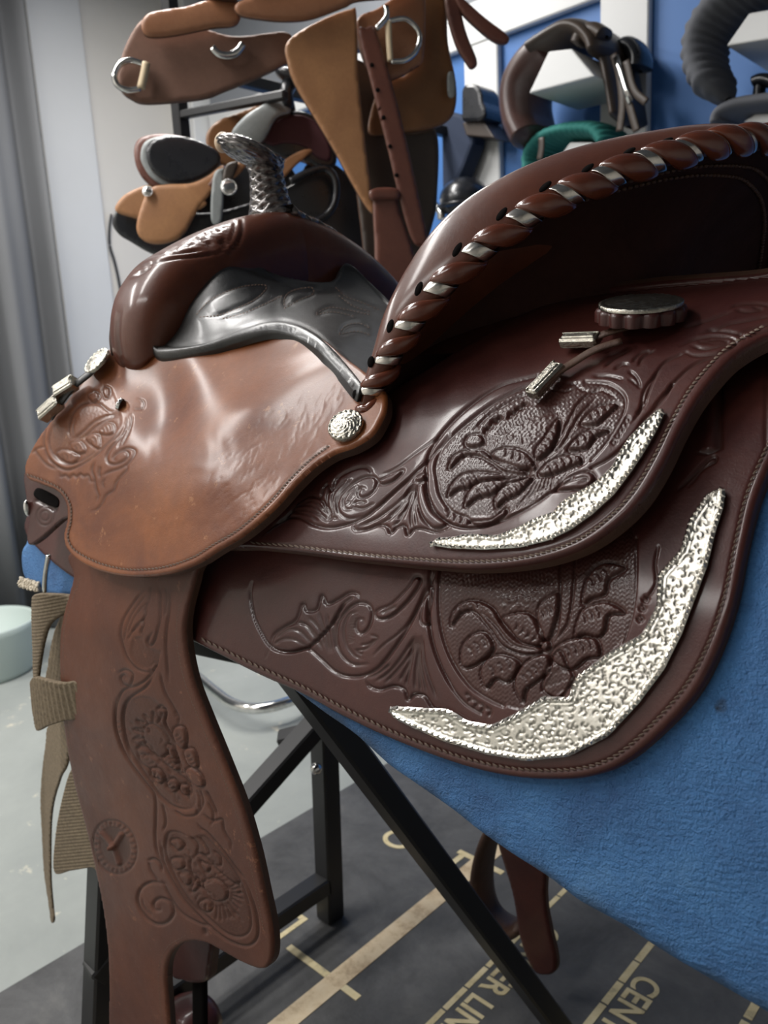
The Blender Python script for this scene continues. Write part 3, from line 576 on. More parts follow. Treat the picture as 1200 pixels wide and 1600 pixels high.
C_up = [(676, 853), (688, 844), (714, 842), (728, 838), (752, 838), (781, 840), (812, 827), (843, 812), (868, 804), (879, 790), (896, 778), (927, 762), (945, 748), (960, 733), (972, 710), (985, 690), (1008, 666), (1028, 648), (1037, 644), (1039, 651), (1030, 672), (1012, 704), (990, 738), (962, 775), (928, 806), (894, 830), (860, 846), (815, 857), (760, 860), (710, 858)]
cl = corner('silver_corner_plate', C_low, S_skirt, .0030, engraving(C_low, 0, 3), sad)
cu_ = corner('silver_corner_plate', C_up, S_rear, .0028, engraving(C_up, 0, 4), sad)
rim('facetted_rim', C_low, S_skirt, .0031, cl); rim('facetted_rim', C_up, S_rear, .0029, cu_, 7.5, 4.5)
# --- seat jockey (smooth chestnut flap)
J_ctrl = [(210, 900, 1, .302), (100, 850, 1, .297), (37, 735, 1, .288), (60, 680, 1, .274), (105, 620, 1, .252), (150, 570, 1, .228), (310, 885, 1, .296), (430, 800, 1, .270), (500, 722, 1, .243), (590, 655, 1, .2145), (556, 605, 1, .196), (195, 590, 1, .222), (300, 552, 1, .200), (240, 552, 1, .205), (350, 540, 1, .186), (430, 518, 1, .168), (505, 550, 1, .172), (300, 700, 1, .254), (400, 640, 1, .224), (200, 720, 1, .268), (255, 610, 1, .224)]
S_jock = tps(J_ctrl)
O_jock = [(176, 540), (148, 572), (118, 606), (92, 640), (66, 672), (46, 705), (37, 730), (42, 748), (64, 757), (88, 768), (101, 786), (103, 812), (98, 836), (103, 858), (124, 878), (158, 893), (205, 901), (258, 897), (305, 881), (340, 859), (378, 836), (424, 797), (462, 755), (490, 728), (520, 708), (552, 696), (580, 678), (595, 655), (602, 635), (600, 610), (575, 585), (540, 560), (505, 530), (455, 505), (400, 505), (350, 520), (300, 535), (240, 540), (215, 545)]
HMJ = HM(20, 480, 620, 920)
A = lambda p: Zm(30, 570, 5.217, p)
h = HMJ
h.ground(A([(265, 500), (245, 600), (260, 700), (320, 780), (400, 810), (480, 790), (570, 740), (660, 680), (760, 590), (840, 480), (800, 300), (740, 180), (640, 200), (520, 290), (400, 400)]), .4, .16, .35, 2.6)
for l, w_, d_ in (([(235, 450), (205, 560), (205, 660), (240, 760), (310, 830), (390, 856), (470, 832), (560, 782), (640, 722), (720, 642), (800, 572), (860, 480)], 1.9, 1.0), ([(268, 490), (246, 600), (260, 700), (320, 780), (400, 812), (480, 792), (570, 742), (650, 682)], 1.7, .9), ([(428, 600), (500, 560), (600, 470), (700, 420), (805, 394)], 1.9, 1.1), ([(440, 606), (520, 582), (620, 502), (720, 442), (812, 410)], 1.8, 1.1),
                  ([(425, 604), (400, 540), (420, 440), (470, 350), (540, 312), (640, 312), (720, 372), (780, 380)], 1.7, .9), ([(440, 590), (435, 500), (460, 420)], 1.4, .6), ([(862, 540), (800, 620), (740, 690), (715, 750), (730, 802), (790, 812), (860, 782), (892, 732), (860, 702), (800, 722), (770, 770), (800, 782)], 1.9, 1.1),
                  ([(800, 700), (880, 680), (930, 690), (942, 722), (900, 792), (830, 842), (740, 872), (680, 902)], 1.8, 1.0), ([(910, 400), (900, 500), (870, 590), (830, 670)], 1.7, .9), ([(880, 430), (870, 520), (820, 640), (810, 690)], 1.5, .8), ([(930, 350), (985, 340), (992, 285), (960, 270)], 1.5, .8),
                  ([(330, 880), (340, 912), (380, 900), (400, 927), (440, 895), (460, 917), (500, 890), (520, 912), (560, 900), (580, 952), (612, 946)], 1.7, 1.0), ([(612, 790), (590, 860), (610, 920), (620, 1000), (642, 1070), (625, 1112)], 1.8, 1.0), ([(872, 810), (882, 852), (820, 922), (790, 962), (770, 1022), (710, 1062), (680, 1122), (640, 1172), (588, 1197)], 1.6, .9), ([(660, 830), (650, 880), (660, 920)], 2.2, .8), ([(90, 722), (150, 682), (200, 668)], 1.5, .7), ([(120, 690), (180, 770), (232, 820), (300, 850)], 1.8, .8), ([(690, 1000), (680, 960), (700, 930)], 1.3, .5)):
    h.groove(A(l), w_, d_)
for P_ in ([(535, 600), (590, 560), (645, 570), (662, 622), (652, 682), (600, 662)], [(640, 545), (690, 490), (752, 470), (782, 512), (762, 562), (700, 572)], [(418, 640), (480, 620), (532, 660), (532, 712), (480, 722), (428, 692)], [(298, 722), (360, 690), (430, 712), (482, 742), (440, 802), (360, 782)], [(560, 250), (620, 215), (650, 260), (600, 300)], [(680, 240), (690, 180), (740, 200), (720, 270)]): h.region(A(P_), .7, 5, .8, 1.6)
for a_, b_, n_, r_, cu in (((560, 640), (650, 590), 3, 6, -1), ((660, 540), (770, 500), 4, 6, -1), ((440, 690), (520, 650), 3, 6, -1), ((330, 760), (460, 730), 4, 6, -1)): crescents(h, *[A([q])[0] for q in (a_, b_)], n_, r_, 1.2, .6, cu)
h.ridge(A([(225, 500), (224, 650), (275, 765), (390, 832), (520, 800)]), 4, .5, edge=False)
# creases in the soft leather
for k in range(330):
    x, y = RNG.uniform(330, 540), RNG.uniform(610, 860)
    if not inside(np.array([(340, 700), (430, 640), (530, 600), (540, 660), (480, 715), (440, 790), (360, 850), (290, 870), (280, 820)], float), np.array([x]), np.array([y]))[0]: continue
    t = RNG.uniform(-1.25, -.55); l_ = RNG.uniform(5, 15); u_ = np.array([math.cos(t), math.sin(t)])*l_; c = np.array([x, y]); b_ = np.array([-u_[1], u_[0]])*RNG.uniform(-.25, .25)
    h.groove([c-u_, c+b_, c+u_], RNG.uniform(.9, 1.6), RNG.uniform(.03, .11), True, .10)
Y, X = np.mgrid[h.y0:h.y0+h.h.shape[0], h.x0:h.x0+h.h.shape[1]]
kk = smooth(640, 720, Y)*smooth(900, 820, Y)
h.h += .07*kk*np.sin((X*.80+Y*.60)/6.5+1.8*np.sin(X/19.)+1.5*np.sin(Y/13.))*np.sin((Y*.8-X*.6)/11.+np.sin(X/15.))

HMJ.h *= 1.25
HMJ.groove([(44, 742), (66, 750), (94, 764), (109, 786), (111, 812), (106, 836), (112, 854), (130, 868), (162, 882), (205, 890), (256, 886), (301, 871), (335, 850), (372, 828), (417, 789), (455, 747), (484, 719), (512, 698)], 2.4, .5, False, .5)
def jb(px, py):
    g = lambda x, y, a, b, h, t=0: h*np.exp(-((((px-x)*math.cos(t)+(py-y)*math.sin(t))/a)**2+((-(px-x)*math.sin(t)+(py-y)*math.cos(t))/b)**2))
    return g(470, 610, 130, 42, .006, -.55)+g(250, 640, 40, 70, -.007, .3)+g(215, 690, 50, 60, .002)+g(330, 740, 110, 40, .003, -.6)+g(390, 690, 120, 26, -.0025, -.6)
jock = sheet('seat_jockey', O_jock, S_jock, [M['jockey'], M['edge']], sad, HMJ, 1.9, .0095, .0028, bump=jb)
stitches('stitching', [(44, 742), (66, 750), (94, 764), (109, 786), (111, 812), (106, 836), (112, 854), (130, 868), (162, 882), (205, 890), (256, 886), (301, 871), (335, 850), (372, 828), (417, 789), (455, 747), (484, 719), (512, 698)], lambda x, y: S_jock(x, y)+0*x[..., None], M['thread'], jock, 5.6, 6., 2.2, .0003, .0007, .38)
# --- black seat
Se_ctrl = [(240, 552, 1, .208), (300, 550, 1, .203), (350, 538, 1, .193), (430, 517, 1, .177), (505, 549, 1, .184), (556, 606, 1, .207), (262, 508, 0, .225), (300, 440, 0, .215), (350, 398, 0, .208), (430, 430, 0, .188), (520, 440, 0, .175), (545, 414, 0, .185), (600, 468, 0, .14), (640, 540, 0, .02), (600, 600, 1, .17), (400, 470, 1, .125), (520, 500, 1, .085), (310, 500, 1, .182)]
S_seat = tps(Se_ctrl)
O_seat = [(240, 553), (243, 540), (262, 505), (285, 465), (310, 425), (328, 405), (348, 398), (375, 403), (400, 415), (430, 430), (470, 440), (505, 443), (521, 438), (529, 422), (540, 413), (555, 420), (580, 445), (610, 475), (640, 515), (634, 550), (606, 588), (584, 606), (566, 612), (556, 607), (530, 574), (505, 549), (480, 531), (455, 520), (425, 516), (390, 524), (350, 538), (300, 551), (262, 556)]
HMB = HM(230, 390, 650, 655)
A = lambda p: Zm(0, 400, 2.0, p)
h = HMB
h.ridge(A([(482, 300), (500, 250), (545, 160), (600, 75), (660, 20), (700, 8), (760, 16), (810, 35), (870, 62), (950, 86), (1015, 88), (1045, 76), (1065, 40), (1085, 32), (1120, 45), (1170, 95), (1230, 160)]), 6.5, 2.2, False, False)
h.ridge(A([(490, 300), (560, 302), (650, 290), (760, 250), (850, 226), (915, 234), (968, 258), (1015, 296), (1065, 350), (1115, 412), (1160, 480)]), 6.5, 2.0, False, False)
for l, dd in (([(520, 285), (560, 288), (650, 274), (760, 233), (850, 208), (922, 216), (980, 243), (1030, 285), (1080, 338), (1130, 400)], 1.0), ([(520, 270), (560, 180), (612, 95), (668, 42), (705, 30), (760, 40), (810, 58), (870, 84), (950, 108), (1020, 110)], 1.0)): h.groove(A(l), 3.0, dd, False, 0)
SEATLINES = [A(l) for l in ([(620, 185), (650, 150), (690, 125), (760, 100), (830, 98), (805, 135), (750, 165), (690, 188), (630, 195)], [(890, 168), (888, 140), (910, 115), (970, 103), (976, 124), (940, 140), (905, 160), (890, 168)], [(990, 182), (1030, 166), (1080, 172), (1150, 188)], [(990, 188), (1040, 180), (1100, 192)], [(1060, 245), (1080, 222), (1120, 215), (1150, 228)], [(1060, 250), (1110, 240), (1150, 250)], [(1050, 105), (1080, 132), (1130, 150), (1180, 172)], [(1060, 130), (1100, 160), (1150, 178)], [(700, 200), (760, 185), (840, 150), (880, 130)])]
for l in SEATLINES: h.groove(l, 3.2, 1.0, True, 0)
h.ridge(A([(650, 180), (720, 140), (800, 118)]), 14, 1.2, True, False); h.ridge(A([(900, 150), (940, 125), (968, 115)]), 9, .9, True, False)

seat = sheet('seat', O_seat, S_seat, [M['seat'], M['blackedge']], sad, HMB, 1.9, .010, .004, lift=.002)
for l in SEATLINES: stitches('stitching', l, S_seat, M['thread_brown'], seat, 5., 4., 1.6, .0018, .0006)
# --- front swell, horn
def swell():
    pts = [(205, 586), (186, 572), (177, 540), (177, 500), (185, 465), (200, 436), (222, 410), (252, 391), (300, 366), (340, 350), (380, 338), (425, 334), (462, 344), (500, 362), (540, 390), (575, 424), (605, 462), (630, 500), (640, 545), (632, 575)]
    P = onpl(np.array([p[0] for p in pts]), np.array([p[1] for p in pts]), 0, .245)[:, 1:]
    full = resample(cat(P*1000, step=2.)/1000, 300)
    n = len(full); T = np.gradient(full, axis=0); T /= np.linalg.norm(T, axis=1)[:, None]; N = np.stack([-T[:, 1], T[:, 0]], 1)
    N *= np.where((N*(full-np.array([0, .02]))).sum(1) < 0, -1, 1)[:, None]
    k = 110; a = np.arange(k)/k*2*math.pi; G = []
    for i in range(n):
        e = min(i, n-1-i)/(n-1)*2; b = .030+.022*smooth(0, .25, e)+.016*smooth(.55, .95, e); ax = .036+.014*smooth(0, .3, e)
        endk = math.sqrt(max(1-max(0, (.08-e)/.08)**2, .004)); b *= endk; ax *= endk**.7
        c = full[i]-N[i]*b; ca, sa = np.cos(a), np.sin(a)
        cx = np.sign(ca)*np.abs(ca)**.72*ax; cn = np.sign(sa)*np.abs(sa)**.8*b
        G.append(np.stack([.243-.012*(1-e)+cx, c[0]+N[i, 0]*cn, c[1]+N[i, 1]*cn], 1))
    G = np.array(G); nn = np.cross(np.gradient(G, axis=0), np.roll(G, -1, 1)-np.roll(G, 1, 1)); nn /= np.linalg.norm(nn, axis=-1)[..., None]+1e-12
    if (nn[n//2]*(G[n//2]-G[n//2].mean(0))).sum() < 0: nn = -nn
    return G, nn
HMW = HM(160, 300, 660, 620)
A = lambda p: Zm(150, 180, 2.553, p)
h = HMW
for l in ([(545, 395), (552, 440), (532, 500), (490, 548)], [(575, 395), (584, 450), (565, 510), (520, 560)], [(130, 640), (180, 600), (300, 572), (400, 562), (490, 548)], [(140, 645), (180, 628), (212, 604), (190, 590), (160, 606)], [(150, 610), (220, 560), (330, 545), (420, 535)]): h.groove(A(l), 1.7, 1.0)
for cx, cy, r in ((300, 520, 24), (245, 528, 22), (370, 500, 18), (420, 480, 22), (480, 450, 24), (450, 510, 16), (340, 468, 16), (510, 500, 14), (400, 440, 14)):
    t = np.linspace(0, 7.5, 22); h.groove(A(np.stack([cx+r*(1-t/9)*np.cos(t+cx), cy+r*.7*(1-t/9)*np.sin(t+cx)], 1)), 1.3, .9, False)
    for k in range(4): a_ = k*1.1+cx; h.groove(A([(cx+r*1.0*math.cos(a_), cy+r*.7*math.sin(a_)), (cx+r*1.5*math.cos(a_+.3), cy+r*1.1*math.sin(a_+.3))]), 1.3, .7)
h.ground(A([(260, 510), (340, 455), (440, 415), (535, 400), (540, 460), (500, 530), (420, 545), (300, 555)]), .35, .2, .3, 2.4)
h.groove([(212, 590), (226, 581), (240, 566), (248, 548)], 1.5, .8); h.groove([(184, 480), (182, 520), (188, 560), (200, 582)], 1.5, .7)

h.h *= 2.8

SG, SN = swell(); q = project(SG.reshape(-1, 3)); vis = np.clip(((CP-SG)*SN).sum(-1)/.3, 0, 1)
SG2 = SG+SN*(HMW(q[:, 0], q[:, 1]).reshape(SG.shape[:2])*vis*.001)[..., None]
sw = MB().grid(SG2, closed_v=True).obj('swell', M['swell'], sad)
at = sw.data.attributes.new('dye', 'FLOAT', 'POINT'); at.data.foreach_set('value', (HMW(q[:, 0], q[:, 1], HMW.dye)*vis.ravel()).astype(np.float32))
mh, nt, b_ = mat('silvered_rawhide_braid', (.20, .18, .17), .22, .55, .5)
c = ramp(nt, noise(nt, 130., 3), [(.35, (.05, .042, .04)), (.65, (.20, .185, .18))]); nt.links.new(c, b_.inputs['Base Color']); M['braid'] = mh
M['rawhide'] = wallmat('worn_rawhide', (.52, .40, .28), .6)
def weave(u, v): return np.maximum(np.abs(np.sin(u+v)), np.abs(np.sin(u-v)))
def V3(px, py, ax, val): return onpl(float(px), float(py), ax, val)
# horn: braided neck, cap, worn end
NB, NT = V3(426, 340, 0, .258), V3(413, 250, 0, .268); k = 96; nv = 110; G = []
for i in range(nv):
    t = i/(nv-1); c = NB+(NT-NB)*t; r = .0125*(1-t)**2.6+.0185+.004*smooth(.75, 1, t); a = np.arange(k)/k*2*math.pi
    rr = r+.0030*(weave(3*a, t*24+0*a)**1.5-.55)
    G.append(np.stack([c[0]+rr*np.cos(a), c[1]+rr*np.sin(a), np.full(k, c[2])-.010*(1-t)**2*np.sin(a)**2*2], 1))
horn = MB().grid(np.array(G), closed_v=True).obj('horn', M['braid'], sad)
X_ = RT*97-UPV*36; X_ /= np.linalg.norm(X_); Z_ = UPV*97+RT*36; Z_ /= np.linalg.norm(Z_); Z_ = Z_-FW*.12; Z_ /= np.linalg.norm(Z_); Y_ = np.cross(Z_, X_); RC = np.stack([X_, Y_, Z_], 1)
cc = V3(388, 238, 0, .268); th = np.linspace(-math.pi/2, math.pi/2, 60); ph = np.arange(120)/120*2*math.pi; TH, PH = np.meshgrid(th, ph, indexing='ij')
rx = 1+.07*(weave(4*PH, TH*8)**1.5-.6); G = np.stack([np.cos(TH)**.8*np.cos(PH)*.0375*rx, np.cos(TH)**.8*np.sin(PH)*.034*rx, np.sin(TH)*.0115*rx+.002*np.cos(TH)*0], -1)@RC.T+cc
tag(MB().grid(G, closed_v=True).obj('horn_cap', M['braid'], horn), 'oval horn cap wrapped in silvery braid')
MB().ball(cc-X_*.031+Z_*.0005, (.0095, .013, .0112), RC, 16, 10).obj('worn_end', M['rawhide'], horn)
# braided strip running down the far shoulder of the swell
pp = cat([(446, 330), (466, 345), (500, 361), (540, 389), (575, 423), (606, 463), (632, 505)], step=1.2); P = onpl(pp[:, 0], pp[:, 1], 0, .228)
a = np.arange(20)/20*2*math.pi; T = np.gradient(P, axis=0); T /= np.linalg.norm(T, axis=1)[:, None]; A = np.cross(T, [1, 0, 0]); A /= np.linalg.norm(A, axis=1)[:, None]; G = []
for i in range(len(P)):
    r = .0075+.0022*weave(a*2, i*.16+0*a); G.append(P[i]+np.cos(a)[:, None]*r[:, None]*A[i]+np.sin(a)[:, None]*r[:, None]*np.array([1.6, 0, 0]))
MB().grid(np.array(G), closed_v=True).obj('braided_binding', M['braid'], sad)
# front trim roll at the swell's near end and stitch line
pp = cat([(178, 500), (176, 535), (184, 570), (204, 588), (226, 578), (243, 560)], step=3.); P = np.array([V3(p[0], p[1], 0, .262-.055*smooth(184, 243, p[0])) for p in pp])
MB().tube(P, .0035, 8, up=(1, 0, 0)).obj('swell_trim', M['edge'], sw)
# --- cantle: roll, back, lacing
E_px = [(575, 640), (578, 620), (595, 585), (622, 533), (664, 476), (722, 415), (786, 362), (856, 315), (925, 284), (989, 256), (1051, 237), (1104, 222), (1145, 214), (1188, 211)]
F_px = [(562, 628), (570, 590), (582, 550), (600, 490), (632, 425), (675, 362), (730, 310), (800, 269), (870, 240), (930, 223), (990, 211), (1067, 202), (1130, 194), (1185, 190)]
YC = -.06
def parab(p, x0, k=2.9):
    d = ray(float(p[0]), float(p[1])); y0 = CP[1]-YC; a = k*d[1]**2; b = 2*k*y0*d[1]-d[0]; c = x0+k*y0**2-CP[0]; D = max(b*b-4*a*c, 0)
    return CP+(-b-math.sqrt(D))/(2*a)*d
Eh = np.array([parab(p, -.290) for p in E_px]); Fh = np.array([parab(p, -.290+.006+.046*smooth(0, 8, i)) for i, p in enumerate(F_px)])
def sym(H, xe, ze, n=161):
    H = H[H[:, 1] > YC+.02]; H = np.r_[H, [[xe, YC, ze]]]
    Rh = H[::-1][1:]*[1, -1, 1]+np.array([0, 2*YC, 0]); Rh[:, 0] = xe+(Rh[:, 0]-xe)*.42; H = np.r_[H, Rh]; return resample(cat(H*1000, step=1.)/1000, n)
NC = 201
el_, fl_ = Eh[Eh[:, 1] > YC+.02][-1], Fh[Fh[:, 1] > YC+.02][-1]
EC = sym(Eh, -.291, el_[2]+.003, NC); FC = sym(Fh, -.239, fl_[2]+.003, NC)
TE = np.gradient(EC, axis=0); TE /= np.linalg.norm(TE, axis=1)[:, None]
OE = EC-FC; OE -= TE*(OE*TE).sum(1)[:, None]; OE /= np.linalg.norm(OE, axis=1)[:, None]
NE = np.cross(TE, OE); NE *= np.where((NE@np.array([0, 0, 1])+(NE*EC)[:, 1]*2 < 0), -1, 1)[:, None]
sgn = np.linspace(1, -1, NC); e_ = 1-np.abs(sgn)
wd = np.linalg.norm(EC-FC, axis=1)[:, None]
fwd_ = np.stack([np.ones(NC), -.9*(EC[:, 1]-YC)/.27, np.zeros(NC)], 1); fwd_ /= np.linalg.norm(fwd_, axis=1)[:, None]; zz = np.array([0, 0, 1.])
ee = smooth(0, .25, e_)[:, None]
ring = [EC-OE*.012-NE*.011, EC-OE*.002-NE*.0105, EC+OE*.003-NE*.006, EC+OE*.0035-NE*.001, EC+OE*.0005+NE*.0025, EC+(FC-EC)*.25+NE*(.0035+.03*wd), EC+(FC-EC)*.5+NE*(.003+.05*wd), EC+(FC-EC)*.75+NE*(.002+.04*wd), FC, FC+fwd_*.007*ee-zz*.006, FC+fwd_*.015*ee-zz*.022*ee-zz*.004, FC+fwd_*.026*ee-zz*.055*ee-zz*.006, FC+fwd_*.05*ee-zz*.085*ee-zz*.008]
R_ = np.array(ring); R2 = np.array([cat(R_[:, i]*1000, step=1e9)/1000 if False else R_[:, i] for i in range(NC)])
fine = []
for i in range(NC): fine.append(resample(cat(R2[i]*1000, step=1.5)/1000, 60))
roll = MB().grid(np.array(fine)).obj('cantle_roll', M['swell'], sad)
yb = YC*.5+(EC[:, 1]-YC*.5)*.84; zb_ = -.35+.392*np.sqrt(1-(yb/.312)**2); BC = np.stack([EC[:, 0]+.075*smooth(0, .5, e_)+.01, yb, zb_-.022], 1)
U0 = EC-OE*.010-NE*.010; G = []
for t in np.linspace(0, 1, 24): G.append(U0+(BC-U0)*t+np.stack([.030*math.sin(math.pi*t)*smooth(0, .4, e_), 0*e_, .012*math.sin(math.pi*t)*smooth(0, .4, e_)], 1))
back = MB().grid(np.array(G)).obj('cantle_back', M['cantback'], sad)
for tt in (.10, .16):
    q = U0+(BC-U0)*tt+np.stack([.030*math.sin(math.pi*tt)*smooth(0, .4, e_)-.0015, 0*e_, .012*math.sin(math.pi*tt)*smooth(0, .4, e_)], 1)
    b_ = MB(); qq = resample(q, 150)
    for i in range(0, 150): b_.ball(qq[i], (.0022, .0022, .0014), None, 6, 4)
    tag(b_.obj('back_stitching', M['edge'], back), kind='stuff')
PE = project(EC)
def s_at(px, py): return int(np.argmin(np.hypot(PE[:, 0]-px, PE[:, 1]-py)))
arc = np.r_[0, np.cumsum(np.linalg.norm(np.diff(EC, axis=0), axis=1))]; AL = arc[-1]
def fr(s):
    s = min(max(s, 0), AL); f = lambda A: np.array([np.interp(s, arc, A[:, k]) for k in range(3)])
    c, t, o, n = f(EC), f(TE), f(OE), f(NE); return c, t/np.linalg.norm(t), o/np.linalg.norm(o), n/np.linalg.norm(n)
L_px = [(575, 630), (593, 588), (622, 535), (664, 478), (722, 417), (786, 364), (856, 317), (925, 285), (989, 257), (1051, 237), (1104, 222), (1145, 214), (1188, 212)]
sl = [arc[s_at(*p)] for p in L_px]; pitch = np.mean(np.diff(sl[4:])); mid = AL/2
while sl[-1]+pitch < mid: sl.append(sl[-1]+pitch)
sl = [s for s in sl if s < mid-pitch*.3]; gap = AL-2*sl[-1]; nb = max(1, int(round(gap/pitch))); sl = sl+[sl[-1]+gap*k/nb for k in range(1, nb)]+[AL-s for s in sl[::-1]]
def wrap(name, s0, span, th0, th1, re, wid, thk, mt, leaf, parent):
    P = []; U = []; Rr = []
    n = 26
    for i in range(n):
        t = i/(n-1); c, T_, O_, N_ = fr(s0+span*(t-.5)); th = math.radians(th0+(th1-th0)*t)
        ce = c-O_*.003-N_*.004
        d = O_*math.cos(th)+N_*math.sin(th)*1.0; P.append(ce+d*re); U.append(d)
        p = (math.sin(math.pi*min(max(t, .0), 1))**.55 if leaf else 1.0); Rr.append((max(wid*p, .0012), max(thk*(p if leaf else 1), .0006)))
    return MB().tube(P, Rr, 14, up=np.array(U)).obj(name, mt, parent)
for i, s in enumerate(sl):
    small = .62+.38*smooth(0, 4, min(i, len(sl)-1-i))
    wrap('lace', s, .042*small, 138, -95, .0088, .0080*small, .0046, M['lace'], True, roll)
    if i < len(sl)-1:
        s2 = (s+sl[i+1])/2; wrap('silver_band', s2, .016*small, 128, -95, .0084, .0048*small, .0009, M['silverplain'], False, roll)
        c, T_, O_, N_ = fr(s2-.0125*small); MB().ball(c-O_*.0100+N_*.0042, (.0064*small, .0030, .0012), np.stack([T_*.92-O_*.38, O_*.92+T_*.38, N_], 1), 12, 6).obj('lace_hole', M['dark'], roll)
# --- conchos
def concho(name, c, n, r, mt, parent, xdir=None, h=.004, scal=18, eng=True):
    n = n/np.linalg.norm(n); x = np.cross(n, [0, 0, 1.]) if xdir is None else xdir-n*(xdir@n); x /= np.linalg.norm(x); y = np.cross(n, x)
    k = 96; nr = 26; a = np.arange(k)/k*2*math.pi; G = []
    for i in range(nr):
        t = i/(nr-1); rr = r*t; hh = h*(1-.55*t**2) if t < .82 else h*.5
        e = 0
        if eng and t < .8: e = .00035*np.sin(a*9+6*t*3)*math.sin(t*14)*smooth(.1, .25, t)
        if t >= .82: e = h*.22*math.sin((t-.82)/.18*math.pi)*(.75+.35*np.sign(np.sin(a*scal)))
        G.append(c+n*(hh+e+0*a)[:, None]+rr*(np.cos(a)[:, None]*x+np.sin(a)[:, None]*y))
    G.append(c-n*.0005+r*1.0*(np.cos(a)[:, None]*x+np.sin(a)[:, None]*y))
    return MB().grid(np.array(G), closed_v=True).obj(name, mt, parent)
def rosette(c, n, r, parent, xdir=None, th=.006, ns=14):
    n = n/np.linalg.norm(n); x = np.cross(n, [0, 0, 1.]) if xdir is None else xdir-n*(xdir@n); x /= np.linalg.norm(x); y = np.cross(n, x)
    a = np.arange(140)/140*2*math.pi; rr = r*(.89+.11*np.abs(np.sin(a*ns/2))); G = []
    for f, h in ((0, th), (.9, th), (.97, th*.9), (1, th*.7), (1, 0)): G.append(c+n*h+f*rr[:, None]*(np.cos(a)[:, None]*x+np.sin(a)[:, None]*y))
    return MB().grid(np.array(G), closed_v=True).obj('rosette', M['skirt'], parent)
def on(S, px, py, lift=0.):
    P, n = normals(S, np.array([float(px)]), np.array([float(py)])); return P[0]+n[0]*lift, n[0]
c, n = on(S_jock, 545, 671, .003); n = n+np.array([-.25, .05, .1]); k1 = concho('cantle_concho', c, n, .0135, M['tarnish'], sad, h=.006); tag(k1, 'small silver concho at the near end of the cantle')
c, n = on(S_rear, 1003, 512, .006); n = np.array([-.12, .20, .97]); ro = rosette(c, n, .0285, sad, RT, .009); k2 = concho('string_concho', c+n*.0095, n, .0262, M['tarnish'], sad, RT, .0035, 30); tag(k2, 'large silver concho behind the cantle')
def strap(name, pts, S, wid, thk, mt, parent, lifts):
    pp = np.array(pts, float); L = np.linspace(0, 1, len(pp)); P, N = normals(S, pp[:, 0], pp[:, 1]); P = P+N*np.interp(L, np.linspace(0, 1, len(lifts)), lifts)[:, None]
    Q = cat(P*1000, step=3.)/1000; NN = np.stack([np.interp(np.linspace(0, 1, len(Q)), L, N[:, k]) for k in range(3)], 1)
    return MB().tube(Q, (wid/2, thk/2), 8, up=NN).obj(name, mt, parent)
th1 = strap('saddle_string', [(985, 528), (950, 540), (915, 549), (888, 549)], S_rear, .0075, .003, M['edge'], sad, [.008, .009, .007, .006])
th2 = strap('saddle_string', [(975, 545), (935, 560), (900, 578), (870, 600), (842, 628)], S_rear, .0075, .003, M['edge'], sad, [.006, .007, .006, .007, .006])
def clip(px0, py0, px1, py1, S, lift, wid, hgt, parent, mt=None):
    a, n = on(S, px0, py0, lift); b, n2 = on(S, px1, py1, lift); x = b-a; L = np.linalg.norm(x); x /= L; n = n-x*(n@x); n /= np.linalg.norm(n); y = np.cross(n, x)
    q = MB().box((a+b)/2, (L, wid, hgt), np.stack([x, y, n], 1), .0014); q.box((a+b)/2+n*hgt*.5, (L*.86, wid*.5, .0016), np.stack([x, y, n], 1), .0006); q.box((a+b)/2-y*wid*.25+n*hgt*.52, (L*.98, .0012, .0014), np.stack([x, y, n], 1), .0003)
    return q.obj('string_clip', mt or M['tarnish'], parent, False)
clip(941, 546, 883, 547, S_rear, .0075, .0105, .0075, th1); clip(880, 584, 836, 630, S_rear, .0070, .0105, .0075, th2)
# front strings
t3 = strap('saddle_string', [(170, 565), (150, 590), (128, 610), (108, 632), (88, 655)], S_jock, .010, .004, M['blackedge'], sad, [.006, .009, .010, .009, .006])
clip(132, 605, 104, 622, S_jock, .012, .015, .012, t3); clip(108, 632, 80, 656, S_jock, .011, .015, .012, t3)
c, n = on(S_jock, 159, 570, .006); tag(concho('front_concho', c, n+np.array([.3, .1, .3]), .016, M['tarnish'], sad, h=.005), 'silver concho in front of the swell')
c, n = on(S_jock, 190, 633, .001); tag(concho('screw_concho', c, n+np.array([.9, .0, .0]), .0062, M['steel'], sad, h=.004, scal=10), 'small bright screw concho')
# front rigging keeper with slot
S_rig = tps([(a, b_, c_, d_-.012) for a, b_, c_, d_ in J_ctrl])
HMG = HM(20, 730, 130, 870); HMG.region([(62, 772), (86, 786), (84, 796), (58, 782)], -1.0, 4, 2.5, 3, 1.0, sm=False); HMG.groove([(70+13*math.cos(t), 806+15*math.sin(t)) for t in np.linspace(0, 6.3, 20)], 1.3, .7, False); HMG.groove([(70+7*math.cos(t), 806+8*math.sin(t)) for t in np.linspace(0, 6.3, 20)], 1.2, .6, False)
rig = sheet('rigging_keeper', [(38, 738), (70, 742), (112, 755), (112, 800), (96, 812), (80, 826), (62, 842), (45, 851), (41, 836), (45, 805), (40, 780)], S_rig, [M['skirt'], M['edge']], sad, HMG, 1.2, .006, .0015)
q = sheet('keeper_slot', [(56, 764), (66, 764), (90, 778), (90, 792), (78, 790), (54, 776)], lambda x, y: S_rig(x, y), [M['dark']], rig, None, 1.5, .001, .0003, lift=.0004)
c, n = on(S_rig, 44, 794, .001); MB().ball(c, (.004, .004, .009), None).obj('keeper_dee', M['steel'], rig)
